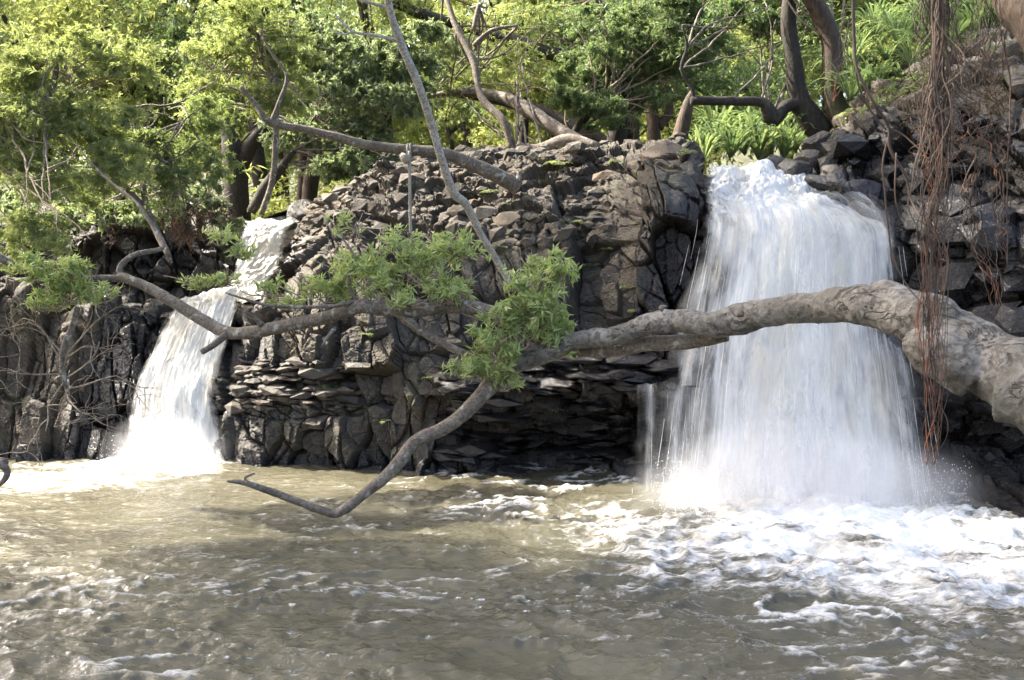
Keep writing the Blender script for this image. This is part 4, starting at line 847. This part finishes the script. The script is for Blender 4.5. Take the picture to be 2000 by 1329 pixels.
for i, (px, py, Y, s) in enumerate(GP):
    put(0, at(px, py, Y), i, s, f'arching grassy plant under the level limb, {ORD[i]} from the left', 'plant', 'grassy plants above the wide fall')
for band, nm in enumerate(['low on', 'halfway up', 'high on']):
    for i, px in enumerate(np.linspace(1665, 1975, 13) + rng.normal(size=13) * 8):
        py = 205 - (px - 1660) * 0.55 - band * 55 + rng.normal() * 10; Y = 13.4 + band * 0.9 + rng.random() * .3
        put(int(rng.random() < .6), at(px, py, Y), rng.uniform(0, 6), rng.uniform(.6, 1.1), f'green plant {nm} the slope at the upper right, {ORD[i]} from the left', 'plant', 'plants on the upper right slope')
for i, (px, py, k, s, lab) in enumerate([(1085,320,2,1.1,'large fern on the top of the outcrop'),(1112,430,2,1.1,'pale drooping fern on the rock face left of the wide fall'),(655,755,2,1.0,'bright fern in a crack of the lower cliff right of the stepped fall'),(1110,800,2,.9,'bright fern hanging in the dark undercut'),(960,375,3,1.2,'small fern beside the end of the fallen branch'),(1195,320,3,.8,'tiny fern at the crest of the outcrop'),(970,480,3,1.2,'small fern by the foot of the pale stem'),(1150,515,3,1.,'small fern on the brown face under the crest'),(1220,560,3,1.,'small fern beside the splash zone of the wide fall'),(715,660,3,.8,'small fern just below the long branch'),(745,830,3,.7,'tiny fern low on the middle cliff'),(1340,300,3,1.1,'small plant on the lip rock left of the wide fall'),(830,745,3,.7,'tiny fern on the lichen covered boulder'),(1232,610,3,.8,'tiny fern low beside the splash zone'),(1180,490,3,.9,'small dark fern on a ledge of the brown face')]):
    p = surf(px, py); put(k, (p[0], p[1] - 0.05, p[2]), rng.uniform(0, 6), s, lab, 'fern')

# ---------------------------------------------------------------- loose boulders
def boulder(name, loc, r, seed, label, wet=0.0, sq=(1, .9, .75), group=None):
    n = 34; u = np.linspace(0, 2 * np.pi, n * 2, endpoint=False); v = np.linspace(0.02, np.pi - 0.02, n); U, Vv = np.meshgrid(u, v)
    D = np.stack([np.cos(U) * np.sin(Vv), np.sin(U) * np.sin(Vv), np.cos(Vv)], -1)
    rr = np.random.default_rng(seed); pl_ = rdir(11); q = np.full(U.shape, 9.0)
    for i in range(11): c = D @ pl_[i]; q = np.minimum(q, np.where(c > 0.05, rr.uniform(.6, .95) / np.maximum(c, .05), 9))
    q = np.minimum(q, 1.15) * (1 + 0.05 * fbm(D[..., 0] * 5 + seed, D[..., 1] * 5, D[..., 2] * 5, 3, seed))
    P = D * q[..., None] * r * np.array(sq); m = U.shape[1]; i = np.arange(n - 1)[:, None] * m; j = np.arange(m)[None]; Q = np.stack([i + j, i + m + j, i + m + (j + 1) % m, i + (j + 1) % m], -1).reshape(-1, 4)
    me = mesh_np(name, P.reshape(-1, 3), Q, None, {'tint': np.full(U.shape, rr.random()), 'wet': np.full(U.shape, wet), 'moss': np.full(U.shape, .3)}, smooth=False)
    o = link(name, me, M['rock']); o.location = loc; o.rotation_euler = (0, 0, rr.uniform(0, 6)); return tag(o, label, 'boulder', group)
for i, (px, py, Y, r, wet, lab) in enumerate([(1550,335,11.9,.2,1.1,'wet black boulder in the middle of the lip of the wide fall'),(1520,322,12.3,.16,1.1,'small wet boulder behind the black boulder at the lip'),(1580,318,12.4,.2,.8,'dark boulder against the bank at the lip'),(1620,370,11.5,.3,1.0,'low dark boulder right of the lip'),(1680,395,11.2,.3,1.0,'wet boulder beside the upper right edge of the wide fall'),(1600,285,12.9,.22,.7,'dark brown boulder under the dark bent tree'),(1660,290,12.6,.30,.8,'dark squarish boulder under the curved trunk'),(1300,300,12.6,.28,0,'rounded boulder on the crest left of the wide fall'),(1335,350,12.0,.25,.4,'blocky boulder at the left edge of the lip'),(580,436,15.45,.24,.8,'small black boulder touching the top of the stepped fall'),(603,420,15.6,.30,.6,'dark boulder just right of the top of the stepped fall'),(585,418,16.6,.28,.3,'boulder behind the top of the stepped fall')]):
    boulder('boulder', at(px, py, Y), r, 300 + i, lab, wet)

# ---------------------------------------------------------------- undergrowth and tall unseen trees added on the left bank to shade the pool
n = 44000; ux = rng.uniform(-16, 17, n); uy = 15.8 + rng.random(n) ** 1.3 * 22; P = np.stack([ux, uy, gz(ux, uy)], -1)
k = fbm(ux * .6, uy * .6, None, 3, 5) > -.12; k &= ~((ux < -4.3) & (ux > -8) & (uy < 16.8)) & ~((ux > -3.8) & (ux < 2.4) & (uy < 17.2)) & ~((ux > 2.2) & (ux < 5) & (uy < 16.2)); P = P[k]; P[:, 2] += rng.random(len(P)) ** 1.5 * (0.25 + 0.8 * np.clip(fbm(P[:, 0] * .8, P[:, 1] * .8, None, 3, 8) + .4, 0, 1))
mb = MB(); whorls(mb, P, 5, 0.17, 0.04, 0.8, 0.9, 0.4); tag(mb.build('undergrowth', M['lf_yellow'], smooth=False), 'bright leafy undergrowth covering the forest floor', kind='stuff')
tall = generic('shade_tree', 210, 13, 3.3, 'lf_dark', 'dark', 14000, 0.18, 0.07, zlo=0.62); tall.location = (-9, 4, .3); SG = 'tall shade trees on the left bank'; tag(tall, 'tall high crowned shade tree on the left bank of the pool', 'tree', SG)
for i, (x, y, sc) in enumerate([(-9.2, 7.6, 1.0), (-12.2, 6.2, 1.3), (-12.5, 9.5, 1.25), (-10, 1, 1.0), (-14.5, 3, 1.4)]):
    copy_tree(tall, (x, y, 0.3), i * 1.3, sc, ['shade tree on the left bank close to the broken branch', 'broad shade tree set back on the left bank', 'broad shade tree at the upstream end of the left bank', 'shade tree on the left bank beside the viewpoint', 'largest shade tree at the back of the left bank'][i], SG)
mb = MB(); bx, by = np.meshgrid(np.linspace(-60, -7.6, 90), np.linspace(-20, 10.6, 60)); me = mesh_np('ground', np.stack([bx, by, -.4 + 1.0 * (1 - sstep(-9.0, -7.7, bx)) * (1 - sstep(9.8, 10.6, by)) + .2 * fbm(bx * .4, by * .4, None, 3, 2)], -1).reshape(-1, 3), grid_quads(60, 60)); tag(link('ground', me, M['soil']), 'wooded left bank of the pool', kind='structure')

def mist(loc, sc, dens, seed):
    u = np.linspace(0, 2 * np.pi, 32, endpoint=False); v = np.linspace(0.01, np.pi - .01, 18); U, V = np.meshgrid(u, v); D = np.stack([np.cos(U) * np.sin(V), np.sin(U) * np.sin(V), np.cos(V)], -1)
    D = D * (1 + .25 * fbm(D[..., 0] * 2, D[..., 1] * 2, D[..., 2] * 2, 2, seed))[..., None] * np.array(sc); i = np.arange(17)[:, None] * 32; j = np.arange(32)[None]
    me = mesh_np('mist', D.reshape(-1, 3), np.stack([i + j, i + 32 + j, i + 32 + (j + 1) % 32, i + (j + 1) % 32], -1).reshape(-1, 4)); o = link('mist', me, M['mist']); o.location = loc
    return tag(o, 'pale mist of spray round the foot of a fall', kind='stuff')
t = NT('mist'); v = t.obj(); tc = t.n('TexCoord').outputs['Generated']
g = t.n('VectorMath', {0: tc, 1: (0.5, 0.5, 0.5)}, operation='DISTANCE').outputs['Value']
d = t.math('MULTIPLY', t.ramp(g, 0.5, 0.12), t.ramp(t.noise(v, 2.2, 3), 0.3, 0.7, 0.3, 1.5))
vol = t.n('VolumePrincipled', {'Color': (0.95, 0.96, 1.0), 'Density': t.math('MULTIPLY', d, 1.4)}); t.t.links.new(vol.outputs[0], t.out.inputs['Volume']); M['mist'] = t.m
mist((RF[0] + .05, RF[1] - .1, .12), (1.9, .9, .95), 1, 3); mist((LF[0], LF[1] - .1, .1), (.9, .6, .6), 1, 4)
scene.cycles.volume_step_rate = 3; scene.cycles.volume_bounces = 1

# unseen crown and limbs, added above the frame to shade pool and falls
P = []; D = []
for (x, y, z, r) in [(-4, 12.5, 9.6, 2.0), (-1.5, 13, 9.8, 2.0), (.8, 12.6, 9.4, 1.9), (-3, 10, 9.8, 1.9), (-6, 10.2, 10.2, 1.8), (-5.8, 13.2, 10.4, 1.5), (2.6, 11.5, 9.4, 1.8), (-.8, 9.5, 9.6, 1.7), (3.5, 14, 10, 1.8), (-7.5, 8.2, 10.2, 1.4)]:
    for q in range(9):
        n = 260; c = np.array([x, y, z]) + rdir(1)[0] * r * .75 * [1, 1, .5]; d = rdir(n); P.append(c + d * (np.abs(rng.normal(size=n)) * r * .3)[:, None] * [1.2, 1.2, .7]); D.append(d)
mb = MB(); whorls(mb, np.vstack(P), 5, 0.15, 0.06, .3, .9, .3, out=np.vstack(D) * .5); mb.build('crown', M['lf_dark'], ot, smooth=False)
mb = MB()
for e in [(-4, 12.5, 9.4), (-6.5, 9.5, 10), (.8, 12.6, 9.2), (3.5, 13.5, 9.8), (-.8, 9.5, 9.4)]:
    tube(mb, [at(1990, -70, 5.0), (2.2, 6.4, 7.6), ((2.2 + e[0]) / 2, (6.4 + e[1]) / 2, 9.0), e], [.2, .16, .1, .04], seg=.15, ns=12, bump=.12)
mb.build('limb', M['brown'], ot)

# dry litter and small greenery lying on the rocks
def scatter(name, x0, x1, f0, f1, n, mat, nl, Ln, Wd, label, up=.6, nzmin=0.25):
    m = (CPX > x0) & (CPX < x1) & (CPY > f0(CPX)) & (CPY < f1(CPX)); m[:, :-1] &= (np.diff(CPY, axis=1) < 30); c = CL[m]; c = c[rng.choice(len(c), min(n, len(c)), replace=False)]
    k = fbm(c[:, 0] * 1.4, c[:, 1] * 1.4, c[:, 2] * 1.4, 3, 88) > -.05; mb = MB(); whorls(mb, c[k] + [0, -.02, .02], nl, Ln, Wd, up, 1.0, .6); tag(mb.build(name, M[mat], smooth=False), label, kind='stuff')
M['lf_dry'] = leaf_mat('dry_leaf', (0.07, 0.045, 0.025), (0.16, 0.11, 0.065), (0.28, 0.21, 0.13), 0.2, 0.7)
scatter('dry_litter', 1640, 2100, lambda x: 215 - (x - 1640) * .6, lambda x: 300 - (x - 1640) * .25, 1300, 'lf_dry', 4, .12, .014, 'dry brown fronds and litter on the upper right bank')
scatter('ground_cover', 1640, 2100, lambda x: 190 - (x - 1640) * .62, lambda x: 250 - (x - 1640) * .5, 900, 'lf_green', 5, .14, .03, 'low green leaves along the edge of the upper right bank')
scatter('moss_tufts', 600, 1340, lambda x: 280 + 0 * x, lambda x: 420 + 0 * x, 260, 'lf_dark', 5, .05, .012, 'tiny green tufts in the cracks of the outcrop')

# broken rock lying over the outcrop and thin ledges in the undercut
def chunks(name, n, x0, x1, f0, f1, size, flat, wet, label, seed, sink=.2, tilt=1.0):
    r = np.random.default_rng(seed); m = (CPX > x0) & (CPX < x1) & (CPY > f0(CPX)) & (CPY < f1(CPX)); c = CL[m]; c = c[r.choice(len(c), n, replace=False)]; mb = MB()
    t_ = (1 + 5 ** .5) / 2; I = np.array([[-1, t_, 0], [1, t_, 0], [-1, -t_, 0], [1, -t_, 0], [0, -1, t_], [0, 1, t_], [0, -1, -t_], [0, 1, -t_], [t_, 0, -1], [t_, 0, 1], [-t_, 0, -1], [-t_, 0, 1]]) / 1.9
    Fc = np.array([[0, 11, 5], [0, 5, 1], [0, 1, 7], [0, 7, 10], [0, 10, 11], [1, 5, 9], [5, 11, 4], [11, 10, 2], [10, 7, 6], [7, 1, 8], [3, 9, 4], [3, 4, 2], [3, 2, 6], [3, 6, 8], [3, 8, 9], [4, 9, 5], [2, 4, 11], [6, 2, 10], [8, 6, 7], [9, 8, 1]])
    for p in c:
        sz = size[0] * (size[1] / size[0]) ** (r.random() ** 1.8); V = np.sign(I) * np.abs(I) ** .45 * r.uniform(.75, 1.1, (12, 3)) * sz * np.array([r.uniform(.7, 1.4), r.uniform(.7, 1.3), flat * r.uniform(.7, 1.2)])
        a = r.uniform(0, 6.28); b = r.normal() * .35 * tilt; ca, sa, cb, sb = math.cos(a), math.sin(a), math.cos(b), math.sin(b)
        V = V @ np.array([[1, 0, 0], [0, cb, -sb], [0, sb, cb]]).T @ np.array([[ca, -sa, 0], [sa, ca, 0], [0, 0, 1]]).T
        mb.add(V + p + [0, sink * sz, 0], None, Fc, tint=r.random(), wet=wet, moss=.3)
    me = mb.mesh(name, False); o = link(name, me, M['rock']); return tag(o, label, kind='stuff')
chunks('rubble', 650, 880, 1200, lambda x: 268 + 0 * x, lambda x: 500 + 0 * x, (.035, .15), .75, .05, 'broken basalt rubble lying over the top of the outcrop', 1, sink=.35)
chunks('rubble', 350, 570, 1335, lambda x: 262 + 0 * x, lambda x: np.where(x < 760, 480, 340), (.03, .12), .75, .05, 'scattered small stones on the rim of the outcrop', 6, sink=.35)
chunks('rubble', 190, 600, 1000, lambda x: 300 + 0 * x, lambda x: 500 + 0 * x, (.11, .24), .8, .05, 'larger sunken blocks in the upper left of the outcrop', 5, sink=.8, tilt=.6)
chunks('rubble', 420, 880, 1330, lambda x: 700 + 0 * x, lambda x: 905 + 0 * x, (.10, .34), .22, 1.2, 'thin wet basalt ledges in the dark undercut', 2, sink=.1, tilt=.25)
chunks('rubble', 160, 470, 700, lambda x: 705 + 0 * x, lambda x: 800 + 0 * x, (.08, .26), .28, .35, 'thin ledges right of the stepped fall', 3, sink=.1, tilt=.3)
chunks('rubble', 260, 1610, 2050, lambda x: 260 - (x - 1600) * .1, lambda x: np.where(x < 1840, 400, 900), (.08, .34), .6, 1.2, 'dark broken rock on the right wall', 4)

bx, by = np.meshgrid(np.linspace(4.5, 40, 80), np.linspace(-20, 7.2, 60)); me = mesh_np('ground', np.stack([bx, by, -.4 + 1.1 * sstep(4.5, 5.6, bx) * (1 - sstep(5.8, 7.1, by)) + .2 * fbm(bx * .5, by * .5, None, 3, 2)], -1).reshape(-1, 3), grid_quads(80, 60) if False else grid_quads(60, 80)); tag(link('ground', me, M['soil']), 'right bank that the leaning trees grow from', kind='structure')
